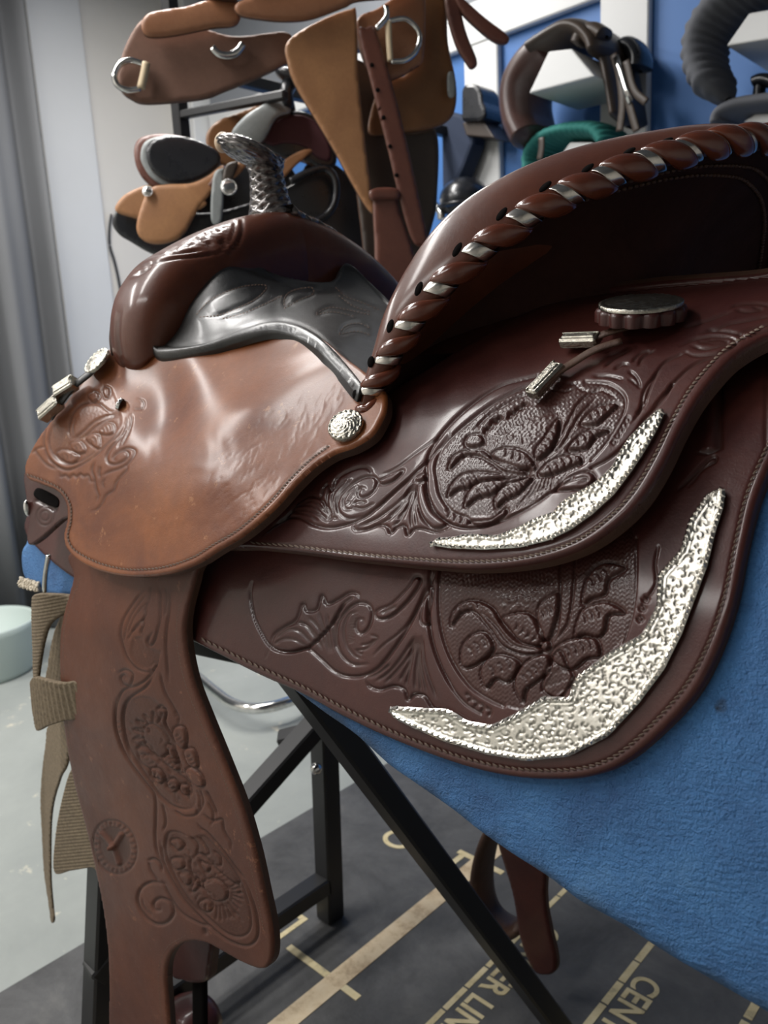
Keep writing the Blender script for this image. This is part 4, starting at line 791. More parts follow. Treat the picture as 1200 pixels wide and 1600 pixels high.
# --- fender
FN = np.array([0, 1, .03]); FC_ = .279+.03*(-.16)
S_fend = plane_surf(FN, FC_)
def fb(px, py): return .012*smooth(1330, 1050, py)*smooth(880, 990, py)*np.exp(-((px-205)/130)**2)+.004*np.sin((py-900)/190.)
O_fend = [(118, 860), (114, 905), (107, 960), (104, 1005), (106, 1060), (111, 1130), (121, 1210), (134, 1275), (149, 1350), (160, 1410), (166, 1465), (168, 1520), (166, 1600), (166, 1690), (262, 1690), (260, 1600), (257, 1535), (261, 1502), (276, 1480), (300, 1471), (325, 1476), (350, 1490), (380, 1507), (406, 1516), (419, 1508), (425, 1488), (424, 1450), (415, 1398), (402, 1330), (384, 1262), (359, 1190), (334, 1120), (314, 1060), (302, 1000), (300, 950), (304, 900), (306, 850)]
HMF = HM(90, 840, 450, 1700)
F_ = lambda p: Zm(180, 880, 5.333, p)
G_ = lambda p: Zm(140, 1080, 4.0, p)
h = HMF
for l, w_, d_ in (([(275, 200), (220, 300), (165, 430), (155, 560), (180, 660), (220, 760), (290, 842), (370, 872), (405, 862)], 1.6, 1.0), ([(320, 190), (330, 300)], 1.4, .8), ([(390, 180), (432, 340), (452, 470), (432, 600), (400, 660), (375, 640), (378, 600), (412, 545)], 1.6, 1.0), ([(300, 250), (230, 380), (200, 500), (186, 622)], 1.2, .7), ([(312, 320), (250, 420), (212, 560)], 1.2, .7), ([(330, 440), (270, 500), (216, 605)], 1.2, .7), ([(300, 480), (250, 545)], 1.6, .7), ([(330, 300), (318, 370), (335, 400), (318, 460), (335, 490), (320, 545), (340, 580)], 1.5, .9),
                  ([(460, 190), (492, 290), (512, 420), (512, 560), (516, 700), (530, 860), (540, 960)], 1.5, 1.0), ([(440, 190), (470, 300), (485, 420)], 1.4, .8), ([(472, 700), (442, 820), (382, 920), (300, 980), (200, 1012), (150, 1080), (115, 1200), (108, 1350), (140, 1480), (180, 1600)], 1.6, 1.0), ([(430, 880), (370, 990), (270, 1060), (205, 1120), (180, 1200), (172, 1320), (182, 1450), (215, 1600)], 1.6, 1.0), ([(140, 880), (200, 850), (262, 890), (245, 975), (190, 975), (165, 920), (190, 890), (215, 920)], 1.5, .9), ([(480, 880), (490, 960), (520, 1060), (580, 1180), (612, 1260), (600, 1320)], 1.5, .9), ([(510, 1210), (500, 1290), (540, 1400), (580, 1500)], 1.8, 1.2), ([(440, 1190), (480, 1150), (520, 1190)], 1.4, .8)):
    h.groove(F_(l), w_, d_)
h.ground(F_([(248, 605), (300, 572), (342, 590), (362, 652), (440, 690), (470, 722), (442, 802), (372, 852), (290, 822), (238, 722)]), .5, .2, .4, 2.4)
for x, y in ((410, 820), (430, 800), (395, 850), (390, 880), (415, 860), (440, 830), (130, 1290), (135, 1330), (140, 1370), (585, 1215), (590, 1240)): h.stamp([F_([(x, y)])[0]], 1.6, .7)
# first medallion
h.ground(G_([(335, 20), (292, 100), (287, 200), (312, 320), (362, 430), (432, 560), (482, 640), (552, 700), (622, 720), (692, 705), (700, 600), (640, 500), (590, 380), (550, 200), (520, 60), (440, 0)]), .45, .18, .4, 2.4)
for l, w_, d_ in (([(258, 10), (242, 80), (240, 200), (270, 330), (330, 450), (400, 560), (445, 640), (440, 780), (430, 900), (440, 1000), (480, 1085)], 1.7, 1.1), ([(335, 15), (292, 100), (286, 200), (311, 320), (361, 430), (431, 560), (482, 642), (552, 704), (622, 724), (692, 712)], 1.7, 1.1), ([(500, 80), (538, 90), (545, 120), (532, 180), (562, 260), (592, 380), (622, 500)], 1.9, 1.2), ([(490, 100), (510, 180), (545, 260), (575, 350), (600, 470)], 1.3, .7), ([(360, 335), (405, 325), (455, 382), (525, 452), (605, 512), (655, 562), (662, 622), (640, 660)], 1.7, 1.0), ([(360, 340), (370, 420), (420, 470), (430, 520), (500, 540), (520, 590), (590, 600), (640, 660)], 1.6, 1.0), ([(490, 690), (502, 800), (482, 862)], 1.5, .9), ([(700, 720), (690, 760), (620, 770), (560, 730)], 1.5, .8), ([(720, 600), (740, 680), (700, 760)], 1.4, .8), ([(760, 610), (802, 700), (822, 762)], 1.6, 1.0), ([(700, 600), (720, 660), (715, 720)], 1.3, .8), ([(770, 680), (800, 760), (780, 830)], 1.4, .8), ([(740, 760), (790, 800), (850, 790), (860, 850), (880, 900), (900, 930), (905, 980)], 1.5, .9), ([(700, 820), (720, 850), (760, 880), (860, 1000), (930, 1100), (985, 1165)], 1.6, 1.0)):
    h.groove(G_(l), w_, d_)
h.region(G_([(408, 210), (450, 180), (502, 210), (542, 280), (542, 350), (500, 392), (440, 362), (408, 300)]), -.3, 5, .7, 1.5)
for P_ in ([(580, 240), (600, 200), (645, 205), (660, 270), (640, 340), (600, 310)], [(640, 350), (690, 340), (715, 400), (712, 460), (660, 440)], [(640, 490), (680, 460), (740, 520), (745, 580), (690, 570)], [(505, 400), (545, 380), (590, 450), (590, 480), (540, 460)], [(530, 320), (560, 330), (590, 430), (560, 420)], [(430, 470), (480, 470), (510, 530), (470, 560)], [(520, 560), (560, 530), (590, 580), (550, 620)], [(600, 570), (640, 580), (640, 640), (600, 620)]): h.region(G_(P_), .6, 4, .9, 1.5)
for k in range(7): t = 2.5+k*.42; h.groove(G_([(470+75*math.cos(t), 250+80*math.sin(t)), (470+130*math.cos(t+.1), 250+150*math.sin(t+.05)), (470+90*math.cos(t+.2), 250+110*math.sin(t+.2))]), 1.3, .8, False)
for a_, b_, n_, r_, cu in (((380, 370), (450, 440), 3, 4, 1), ((440, 490), (500, 550), 3, 4, 1), ((530, 560), (580, 610), 3, 4, 1), ((600, 240), (640, 300), 3, 4, 1), ((660, 370), (700, 440), 3, 4, 1), ((520, 400), (575, 460), 3, 4, -1)): crescents(h, *[G_([q])[0] for q in (a_, b_)], n_, r_, 1.0, .6, cu)
# second medallion
h.ground(G_([(500, 900), (490, 1000), (542, 1150), (642, 1320), (762, 1430), (872, 1518), (960, 1528), (1008, 1470), (1000, 1330), (950, 1180), (860, 1040), (742, 892), (640, 905), (560, 872)]), .45, .18, .4, 2.4)
for l, w_, d_ in (([(640, 905), (560, 870), (505, 890), (490, 1000), (541, 1150), (641, 1320), (761, 1430), (871, 1520), (960, 1530), (1010, 1470), (1001, 1330), (951, 1180), (861, 1040), (742, 890)], 1.7, 1.1), ([(460, 930), (475, 1050), (520, 1160), (620, 1325), (760, 1472), (880, 1562), (990, 1590), (1052, 1532), (1052, 1400), (1012, 1250), (985, 1180)], 1.7, 1.1), ([(655, 1045), (690, 1010), (742, 1040), (802, 1110), (882, 1180), (942, 1212), (925, 1165)], 1.8, 1.1), ([(640, 1030), (640, 1120), (680, 1210), (760, 1260)], 1.8, 1.1), ([(650, 900), (690, 960), (680, 1010)], 1.8, 1.0), ([(700, 900), (740, 960), (760, 1010), (730, 1020)], 1.4, .9), ([(790, 990), (830, 1030), (830, 1085), (800, 1080)], 1.5, 1.0), ([(900, 1190), (945, 1240), (930, 1270)], 1.5, .9),
                  ([(485, 1200), (400, 1188), (330, 1230), (310, 1310), (350, 1400), (420, 1452), (490, 1442), (532, 1382), (512, 1312), (450, 1290), (408, 1322), (418, 1365), (452, 1362), (450, 1340)], 1.9, 1.2), ([(470, 1180), (520, 1290), (580, 1380), (680, 1442), (762, 1472)], 1.6, .9), ([(380, 1050), (420, 1040), (455, 1070), (470, 1120)], 1.7, 1.1), ([(385, 1060), (400, 1120), (440, 1180)], 1.5, .9), ([(340, 1290), (350, 1340), (400, 1400)], 1.3, .5), ([(720, 1480), (730, 1520)], 3, .9), ([(470, 960), (480, 1040)], 1.2, .6)):
    h.groove(G_(l), w_, d_)
for P_ in ([(520, 930), (570, 920), (600, 960), (560, 990)], [(520, 1050), (580, 1040), (600, 1090), (550, 1110)], [(570, 1140), (620, 1130), (640, 1180), (610, 1210)], [(640, 1250), (680, 1230), (690, 1190), (670, 1170)], [(690, 1320), (740, 1300), (770, 1350), (740, 1380), (700, 1360)], [(720, 1190), (800, 1170), (860, 1230), (860, 1290), (800, 1310), (740, 1270)], [(700, 1060), (760, 1090), (740, 1130)]): h.region(G_(P_), .5, 4, .9, 1.5)
for k in range(11): t = -.5+k*.22; h.groove(G_([(810+80*math.cos(t), 1260+75*math.sin(t)), (815+150*math.cos(t+.03), 1265+170*math.sin(t+.03))]), 1.4, .8)
# round brand: ring of small worn letters round a large Y
bc = np.array([175, 965.]); ca, sa = math.cos(-.22), math.sin(-.22)
def el(rx, ry, n=40, t0=0, t1=6.283): return [(bc[0]+rx*math.cos(t)*ca-ry*math.sin(t)*sa, bc[1]+rx*math.cos(t)*sa+ry*math.sin(t)*ca) for t in np.linspace(t0, t1, n)]
h.ground(G_(el(88, 124, 30)[:-1]), .6, .08, 1.0, 2., soft=2.)
h.groove(G_(el(134, 172)), 1.3, .8, False); h.groove(G_(el(90, 126)), 1.2, .7, False)
for l in ([(98, 880), (165, 965)], [(214, 888), (165, 965)], [(165, 960), (196, 1066)]): h.ridge(G_(l), 4.2, 1.6, False, False)
for l in ([(98, 880), (165, 965)], [(214, 888), (165, 965)], [(165, 960), (196, 1066)]):
    P_ = cat(G_(l), step=2.5); i, j, X, Y = h.win(P_, 10); D = h.dist(P_, X, Y)[0]; h.dye[i, j] *= smooth(3.6, 5.0, D)
for k in range(26):
    t = k/26.*6.283; p = np.array(el(112, 149, 2, t, t+.01)[0]); q = np.array(el(112, 149, 2, t+.09, t+.1)[0])-p; u = q/np.linalg.norm(q)*8; v = np.array([-u[1], u[0]])*1.5
    h.groove(G_([p-v, p+v]), .9, .5, False)
    if k % 3: h.groove(G_([p-v*(k % 2), p+u-v*(k % 2)]), .9, .5, False)
    if k % 4 != 1: h.groove(G_([p+u-v, p+u+v*.6]), .9, .45, False)

for (cx, cy, rx, ry, rot) in ((480, 400, 110, 330, -.5), (740, 1190, 110, 330, -.62)):
    for k in range(70):
        a_, b_ = RNG.uniform(-1, 1, 2)
        if a_*a_+b_*b_ > 1: continue
        p = np.array([cx+rx*a_*math.cos(rot)-ry*b_*math.sin(rot), cy+rx*a_*math.sin(rot)+ry*b_*math.cos(rot)]); t = math.atan2(b_*ry, a_*rx)+rot; u = np.array([math.cos(t), math.sin(t)])*RNG.uniform(14, 28); v = np.array([-u[1], u[0]])*.35
        h.groove(G_([p-u, p+v, p+u]), 1.3, .45, True, .6)
h.h *= 1.7

fend = sheet('fender', O_fend, S_fend, [M['fender'], M['edge']], sad, HMF, 1.8, .009, .003, bump=fb)
S_fend2 = lambda px, py: S_fend(px, py)+FN*fb(np.asarray(px, float), np.asarray(py, float))[..., None]
for pth in ([(126, 905), (115, 960), (112, 1005), (114, 1060), (119, 1130), (129, 1210), (142, 1275), (156, 1345), (167, 1410), (173, 1465), (175, 1520), (173, 1600), (173, 1680)], [(294, 905), (290, 950), (292, 1000), (304, 1060), (324, 1120), (349, 1190), (374, 1262), (391, 1330), (404, 1395), (413, 1450)], [(252, 1680), (250, 1600), (247, 1540), (251, 1500), (266, 1476), (290, 1462)]):
    stitches('stitching', pth, S_fend2, M['thread'], fend, 5.5, 4.6, 1.2, .0000, .0004)
# off-side stirrup leather and stirrup, seen below the pad and behind the fender
S_off = plane_surf([0, 1, 0], -.235)
q = sheet('off_side_stirrup_leather', [(770, 1270), (850, 1280), (851, 1400), (858, 1450), (868, 1495), (867, 1518), (852, 1525), (832, 1517), (812, 1470), (800, 1400)], S_off, [M['skirt'], M['edge']], sad, None, 3., .010, .003)
b_ = MB(); P = onpl(np.array([785., 762, 753, 757, 772, 800, 822]), np.array([1270., 1320, 1370, 1412, 1438, 1452, 1440]), 1, -.275); b_.tube(cat(P*1000, step=6)/1000, (.010, .030), 10, up=(0, 1, 0)); b_.obj('off_side_stirrup', M['edge'], sad)
S_n = plane_surf([0, 1, 0], .20)
q = sheet('hobble_strap', [(262, 1440), (327, 1450), (327, 1515), (322, 1533), (305, 1538), (285, 1534), (264, 1520)], S_n, [M['skirt'], M['edge']], sad, None, 3., .012, .003)
q = sheet('latigo_end', [(298, 1520), (318, 1520), (319, 1625), (299, 1625)], plane_surf([0, 1, 0], .19), [M['dark']], sad, None, 3., .006, .002, sm=False)
a = np.linspace(.15, math.pi-.1, 24); P = onpl(277+42*np.cos(a), 1625-55*np.sin(a), 1, .17); MB().tube(P, (.008, .03), 10, up=(0, 1, 0)).obj('stirrup', M['skirt'], sad)
# --- nylon latigo straps on the near front side
mn, nt, b_ = mat('brown_nylon_webbing', (.13, .095, .055), .75); c = ramp(nt, noise(nt, 300., 3), [(.3, (.10, .072, .042)), (.7, (.20, .152, .095))]); nt.links.new(c, b_.inputs['Base Color']); M['nylon'] = mn
def ribs(x0, y0, x1, y1, dx, dy, per, amp=.5):
    h = HM(x0, y0, x1, y1); Y, X = np.mgrid[y0:y1+1, x0:x1+1]; h.h += amp*np.sin((X*dx+Y*dy)/per*2*math.pi); h.dye += .35*(1-np.sin((X*dx+Y*dy)/per*2*math.pi))*.5; return h
lat = sheet('latigo', [(52, 937), (60, 928), (80, 924), (104, 930), (112, 944), (102, 958), (88, 972), (80, 1000), (73, 1040), (69, 1056), (58, 1052), (55, 1010), (50, 965)], plane_surf([0, 1, 0], .285), [M['nylon']], sad, ribs(40, 910, 150, 1070, .15, 1, 5.2), 1.2, .004, .0015, bump=lambda x, y: .010*np.sin(np.clip((x-48)/56, 0, 1)*math.pi))
sheet('inner_layer', [(84, 985), (108, 940), (130, 940), (130, 1085), (72, 1080), (73, 1040)], plane_surf([0, 1, 0], .262), [M['nylon']], lat, ribs(60, 930, 150, 1100, 1, .12, 5.2), 1.6, .004, .0015)
sheet('keeper_band', [(49, 1064), (62, 1055), (85, 1056), (110, 1062), (130, 1066), (130, 1116), (112, 1122), (90, 1129), (66, 1138), (57, 1114), (51, 1090)], plane_surf([0, 1, 0], .290), [M['nylon']], lat, ribs(40, 1040, 150, 1150, 1, -.16, 6.4, .8), 1.2, .004, .0015, bump=lambda x, y: .012*np.sin(np.clip((x-44)/100, 0, 1)*math.pi))
sheet('strap_end', [(80, 1132), (130, 1115), (130, 1180), (112, 1212), (98, 1236), (88, 1262), (83, 1300), (83, 1370), (89, 1415), (92, 1434), (85, 1437), (76, 1402), (68, 1368), (64, 1300), (62, 1250), (65, 1200), (71, 1160)], plane_surf([.1, 1, 0], .285), [M['nylon']], lat, ribs(50, 1100, 150, 1450, .8, -.5, 5.6), 1.2, .0035, .0012, bump=lambda x, y: .02*np.clip((x-70)/50, 0, 1))
sheet('strap_end', [(112, 1200), (140, 1195), (160, 1352), (140, 1356), (110, 1361), (84, 1363), (85, 1310), (95, 1252)], plane_surf([0, 1, 0], .265), [M['nylon']], lat, ribs(70, 1180, 170, 1380, .1, 1, 5.2), 1.2, .0035, .0012)
q = MB(); P = onpl(np.array([76., 72, 70, 70, 74]), np.array([868., 890, 910, 928, 938]), 1, .29); q.tube(cat(P*1000, step=3)/1000, .0028, 8); q.obj('rigging_ring', M['steel'], sad)
# simple ground seat under the visible leather, and the off side of the saddle
gx_, gy_ = np.meshgrid(np.linspace(-.19, .23, 24), np.linspace(-.2, .2, 30), indexing='ij'); gz = -.035-gy_**2*1.6+.05*(gx_/.2)**4
MB().grid(np.stack([gx_, gy_, gz], -1)).obj('ground_seat', M['seat'], sad)
for o in (skirt, rear):
    c = o.copy(); COL.objects.link(c); c.scale = (1, -1, 1); c.parent = sad
def spine(name, W_, H_, x0, x1, ym, mt, par, off=0.):
    xs, ys = np.meshgrid(np.linspace(x0, x1, 30), np.linspace(-ym, ym, 40), indexing='ij'); zs = -.35+H_*np.sqrt(1-(ys/W_)**2)-off; xs = xs-(.030*(1-(ys/ym)**2))*(xs < x0+1e-6)
    return MB().grid(np.stack([xs, ys, zs], -1)).obj(name, mt, par)
spine('rear_jockey_centre', .316, .397, -.345, -.05, .135, M['skirt'], sad, .003); spine('skirt_centre', .297, .370, -.372, .38, .16, M['skirt'], sad, .002)


# ------------------------------------------------------------------ blue pad
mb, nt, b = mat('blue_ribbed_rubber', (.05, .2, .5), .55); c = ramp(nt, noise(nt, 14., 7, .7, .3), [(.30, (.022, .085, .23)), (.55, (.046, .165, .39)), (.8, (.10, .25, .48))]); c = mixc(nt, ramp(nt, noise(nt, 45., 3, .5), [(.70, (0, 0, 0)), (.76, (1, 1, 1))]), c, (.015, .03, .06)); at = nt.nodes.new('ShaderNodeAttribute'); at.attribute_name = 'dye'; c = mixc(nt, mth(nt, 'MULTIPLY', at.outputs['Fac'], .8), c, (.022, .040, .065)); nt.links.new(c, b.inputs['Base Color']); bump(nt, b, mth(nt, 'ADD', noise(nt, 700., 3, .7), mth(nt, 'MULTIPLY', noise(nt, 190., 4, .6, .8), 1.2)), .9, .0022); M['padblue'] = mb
pad = empty('saddle_pad', (0, .28, -.33), 'bright blue ribbed non-slip pad lying under the show saddle', 'saddle pad')
O_pad = [(28, 872), (34, 850), (60, 832), (200, 850), (400, 900), (700, 800), (1000, 640), (1150, 540), (1290, 505), (1400, 520), (1420, 900), (1420, 1400), (1400, 1640), (1330, 1655), (1260, 1628), (1195, 1592), (1107, 1541), (1037, 1499), (967, 1452), (901, 1415), (850, 1377), (794, 1340), (740, 1302), (700, 1270), (645, 1230), (600, 1198), (550, 1152), (500, 1116), (435, 1068), (380, 1035), (310, 1005), (200, 962), (120, 935), (86, 934), (60, 926), (34, 905)]
HMP = HM(0, 480, 1440, 1680); Y, X = np.mgrid[480:1681, 0:1441]
wv = np.sin((Y-.22*X+3*np.sin(X/23.+Y/31.)+2*np.sin(X/9.7-Y/17.))/11.5*2*math.pi)*np.exp(-0*X); kx = smooth(560, 1000, X+.35*(Y-1000))
HMP.h += .20*wv*kx*(.6+.4*np.sin(X/37.+Y/21.))+.6*np.sin(X/61.+1.3*np.sin(Y/53.))*np.sin(Y/47.)+.22*np.sin(X*.9+.3*Y)*np.sin(Y*.8-.2*X)*(1-.6*kx)
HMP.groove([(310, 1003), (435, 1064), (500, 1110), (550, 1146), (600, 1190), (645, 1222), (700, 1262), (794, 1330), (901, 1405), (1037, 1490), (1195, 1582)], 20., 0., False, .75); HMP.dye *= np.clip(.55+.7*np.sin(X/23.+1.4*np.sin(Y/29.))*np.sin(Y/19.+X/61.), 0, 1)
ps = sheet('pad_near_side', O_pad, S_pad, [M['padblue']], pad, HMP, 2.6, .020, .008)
c = ps.copy(); c.name = 'pad_off_side'; COL.objects.link(c); c.scale = (1, -1, 1); c.parent = pad
M['fleece'] = wallmat('torn_fleece', (.62, .55, .44), .95)
q = MB()
for i in range(160):
    x = RNG.uniform(34, 64); p, n = on(S_pad, x, 908+RNG.uniform(-5, 9)+8*(x-36)/30., .001+RNG.uniform(0, .003)); q.ball(p, RNG.uniform(.0012, .0028, 3), None, 6, 4)
tag(q.obj('fleece_lining', M['fleece'], pad), kind='stuff')
# ------------------------------------------------------------------ black folding stand
st = empty('saddle_stand', (.2, 0, -.95), 'black square tube folding stand that carries the show saddle', 'saddle stand')
def bar(name, a, b_, w_=.035, t_=.035, roll_=(1, 0, 0)):
    a, b_ = np.array(a, float), np.array(b_, float); x = b_-a; L = np.linalg.norm(x); x /= L; r = np.array(roll_, float); r -= x*(r@x); r /= np.linalg.norm(r); return MB().box((a+b_)/2, (L, w_, t_), np.stack([x, np.cross(r, x), r], 1), .003).obj(name, M['black'], st, False)
bar('front_leg', (.43, -.176, -.50), (.43, -.156, -.949), .036, .036); bar('front_leg', (.43, .19, -.45), (.43, .275, -.944), .036, .036)
bar('foot_rail', (.43, -.15, -.876), (.43, .27, -.876), .030, .036)
bar('front_brace', (.38, -.165, -.53), (.43, .26, -.78), .030, .036)
bar('rear_leg', (.085, .225, -.19), (.000, -.205, -.943), .028, .030)
bar('top_rail', (-.40, .20, -.20), (.45, .19, -.30), .035, .035); bar('top_rail', (-.40, -.20, -.20), (.45, -.19, -.30), .035, .035); bar('link_bar', (.46, -.10, -.60), (.34, -.20, -.56), .02, .03)
bar('cross_rail', (-.10, -.20, -.29), (-.10, .20, -.29), .03, .03)
MB().ball((.415, -.136, -.652), (.010, .010, .010), None).obj('bolt', M['steel'], st)
# ------------------------------------------------------------------ tack on the walls behind
def bgplane(px0, py0, depth, yaw=0., fwd=0.):
    P0 = CP+ray(float(px0), float(py0))*(depth-fwd); a = math.radians(yaw); f = FW*[1, 1, 0]; f /= np.linalg.norm(f)
    n = -np.array([f[0]*math.cos(a)-f[1]*math.sin(a), f[0]*math.sin(a)+f[1]*math.cos(a), 0]); c = P0@n; return (lambda px, py: onplane(px, py, n, c)), n
M['bgbrown'] = leather('brown_roughout', (.20, .105, .072), (.155, .078, .052), .6, 0, .1); M['bgtan'] = leather('tan_leather', (.43, .215, .095), (.33, .155, .07), .5, .08, .1)
M['bgorange'] = leather('russet_tan', (.33, .15, .075), (.27, .115, .055), .45, .1, .1); M['bgred'] = leather('red_brown_strap', (.16, .058, .038), (.12, .04, .028), .42, .15, .1)
M['bgpanel'] = leather('honey_leather', (.20, .088, .030), (.155, .066, .022), .45, .1, .1); M['bgdark'] = leather('dark_brown_leather', (.035, .024, .018), (.05, .034, .024), .5, .1, .1)
M['bgblack'] = leather('black_leather', (.008, .009, .012), (.014, .015, .019), .3, .3, .1); M['maroon'] = mat('maroon_lining', (.055, .012, .018), .7)[0]; M['navy'] = mat('navy_cloth', (.012, .022, .05), .8)[0]
M['engl'] = leather('havana_leather', (.050, .026, .023), (.072, .036, .030), .4, .1, .1); M['greyleather'] = leather('grey_suede', (.22, .24, .24), (.30, .32, .32), .45, .1, .1); M['green'] = wallmat('green_quilt', (.02, .17, .15), .8); M['greycloth'] = wallmat('grey_cover_cloth', (.10, .105, .12), .85); M['cream_wrap'] = wallmat('cream_wrap', (.62, .50, .33), .6)
def bs(name, pts, S, mt, par, thick=.008, lift=0., step=4., bulge=0., c=None, sm=True):
    bp = None
    if bulge:
        q = np.array(pts, float); cx, cy = c or q.mean(0); sx, sy = np.ptp(q, axis=0)/2
        bp = lambda x, y: bulge*np.maximum(1-((x-cx)/sx)**2*.5-((y-cy)/sy)**2*.5, -.5)
    return sheet(name, pts, S, [mt, M['edge']] if mt not in (M['navy'], M['maroon']) else [mt], par, None, step, thick, .003, lift=lift, bump=bp, sm=sm)
def ringtube(name, pts, S, n, lift, r, mt, par, closed=False):
    q = np.array(pts, float); P = S(q[:, 0], q[:, 1])+n*lift; return MB().tube(cat(P*1000, closed=closed, step=4)/1000, r, 8, up=n, closed=closed).obj(name, mt, par)
# -- brown western saddle on the high rack
S1, n1 = bgplane(450, 110, 1.52, 14); S1f, _ = bgplane(450, 110, 1.52, 14)
w1 = empty('western_saddle', CP+ray(450., 200.)*1.5, 'brown roughout western saddle with tan fender on the rack above the horn', 'saddle')
bs('skirt', [(183, 120), (194, 75), (214, 38), (232, 27), (270, 25), (360, 55), (450, 50), (452, 92), (440, 102), (400, 121), (350, 141), (320, 152), (270, 158), (225, 160), (205, 153), (190, 141)], S1, M['bgbrown'], w1, .016)
bs('panel', [(600, 125), (640, 110), (660, 60), (660, 0), (690, -30), (703, 0), (706, 60), (718, 120), (718, 160), (706, 184), (672, 198), (620, 203), (580, 200)], S1, M['bgpanel'], w1, .012, -.02)
bs('rear_jockey', [(222, 45), (233, 31), (262, 25), (290, 21), (330, 8), (372, 10), (370, 45), (330, 53), (280, 63), (242, 66), (226, 61)], S1, M['bgorange'], w1, .010, .022, bulge=.012)
bs('seat_jockey', [(364, 26), (375, 17), (420, 6), (480, -4), (560, -30), (650, -40), (648, -8), (612, 10), (550, 19), (530, 28), (480, 45), (440, 48), (400, 44), (372, 38)], S1, M['bgorange'], w1, .010, .034, bulge=.02)
bs('fender', [(447, 72), (500, 38), (545, 22), (553, 30), (556, 120), (566, 220), (576, 300), (584, 336), (572, 332), (546, 290), (520, 242), (490, 192), (460, 142), (448, 110)], S1, M['bgtan'], w1, .010, .026)
bs('front_flap', [(556, 36), (590, 15), (648, -20), (662, 0), (660, 90), (650, 106), (622, 122), (598, 126), (570, 100)], S1, M['bgorange'], w1, .016, .012)
b1 = bs('billet', [(554, 60), (566, 54), (580, 57), (602, 125), (627, 222), (651, 330), (660, 380), (642, 386), (625, 345), (600, 242), (574, 140)], S1, M['bgred'], w1, .006, .036)
for x, y in ((574, 112), (583, 150), (592, 192), (602, 236), (612, 280)): p = S1(np.array([x*1.]), np.array([y*1.]))[0]+n1*.0365; MB().ball(p, (.0045, .0045, .0015), np.stack([RT, np.cross(n1, RT), n1], 1), 8, 4).obj('billet_hole', M['dark'], b1)
b2 = bs('stirrup_strap', [(580, 306), (613, 302), (617, 330), (640, 400), (650, 470), (600, 480), (584, 450), (580, 380)], S1, M['bgred'], w1, .010, .034); bs('strap_loop', [(571, 304), (590, 299), (614, 302), (615, 316), (590, 318), (573, 318)], S1, M['bgred'], b2, .010, .042)
ringtube('dee_ring', [(226, 104), (205, 98), (188, 104), (180, 120), (184, 136), (200, 144), (220, 142)], S1, n1, .012, .0055, M['steel'], w1); ringtube('dee_wrap', [(229, 103), (226, 120), (221, 142)], S1, n1, .016, .0075, M['cream_wrap'], w1)
ringtube('rigging_ring', [(331, 80), (340, 89), (354, 92), (368, 88), (379, 75)], S1, n1, .016, .0075, M['steel'], w1)
ringtube('dee_ring', [(600, 44), (625, 41), (643, 55), (648, 72), (641, 92), (625, 104), (604, 106)], S1, n1, .034, .0055, M['steel'], w1); ringtube('dee_wrap', [(600, 45), (601, 75), (603, 105)], S1, n1, .034, .0062, M['cream_wrap'], w1)
ringtube('hook', [(596, 22), (597, 38), (590, 48), (581, 57)], S1, n1, .036, .0055, M['steel'], w1)
bs('tie_string', [(696, -20), (711, -10), (728, 52), (743, 90), (744, 104), (736, 108), (728, 98), (712, 70), (698, 20)], S1, M['bgred'], w1, .010, .006, 3.); bs('tie_string', [(704, -14), (722, 0), (756, 30), (790, 56), (793, 66), (788, 71), (772, 68), (748, 50), (720, 22)], S1, M['bgred'], w1, .010, .010, 3.)
bs('plastic_tag', [(699, 116), (709, 114), (711, 148), (700, 150)], S1, M['greyleather'], w1, .002, .002, 2.)
ringtube('seat_rim', [(372, -12), (385, 2), (410, 10), (440, 10), (470, 3), (492, -12)], S1, n1, .050, .006, M['silverplain'], w1); bs('seat', [(365, -60), (372, -12), (395, 3), (430, 7), (465, 0), (492, -14), (500, -60)], S1, M['greyleather'], w1, .02, .036)
bs('cantle', [(318, -60), (320, -2), (335, 8), (355, 12), (372, 5), (372, -60)], S1, M['bgred'], w1, .03, .03, bulge=.02)
bs('blanket_edge', [(330, 155), (352, 130), (400, 112), (455, 95), (470, 150), (455, 190), (420, 200), (372, 212), (345, 205), (334, 188)], S1, M['bgpanel'], w1, .012, -.24)
bs('far_fender', [(552, 90), (600, 110), (640, 195), (690, 196), (692, 300), (684, 348), (660, 420), (640, 480), (590, 470), (570, 340), (560, 240)], S1, M['bgdark'], w1, .012, -.035)
# -- steel rack
rk = empty('saddle_rack', CP+ray(283., 195.)*1.82, 'black steel saddle rack bracketed to the wall, arms under the two western saddles', 'rack')
def rb(name, a, b_, w_): 
    a, b_ = np.array(a, float), np.array(b_, float); x = b_-a; L = np.linalg.norm(x); x /= L; r = np.array([0, 0, 1.]) if abs(x[2]) < .9 else np.array([1., 0, 0]); r -= x*(r@x); r /= np.linalg.norm(r); return MB().box((a+b_)/2, (L, w_, w_), np.stack([x, np.cross(r, x), r], 1), .003).obj(name, M['black'], rk, False)
pr = CP+ray(283., 195.)*1.82; rb('post', [pr[0], pr[1], pr[2]-.42], [pr[0], pr[1], pr[2]+.30], .030); rb('wall_stay', [pr[0], pr[1], pr[2]-.33], [pr[0], WY+.001, pr[2]-.33], .028); rb('wall_stay', [pr[0], pr[1], pr[2]+.13], [pr[0], WY+.001, pr[2]+.13], .028)
pe = CP+ray(447., 148.)*1.60; rb('arm', CP+ray(283., 180.)*1.81, pe, .018); pe2 = CP+ray(640., 60.)*1.62; rb('arm', CP+ray(283., 100.)*1.81, pe2, .028); rb('arm', CP+ray(283., 395.)*1.81, CP+ray(520., 372.)*1.78, .028)
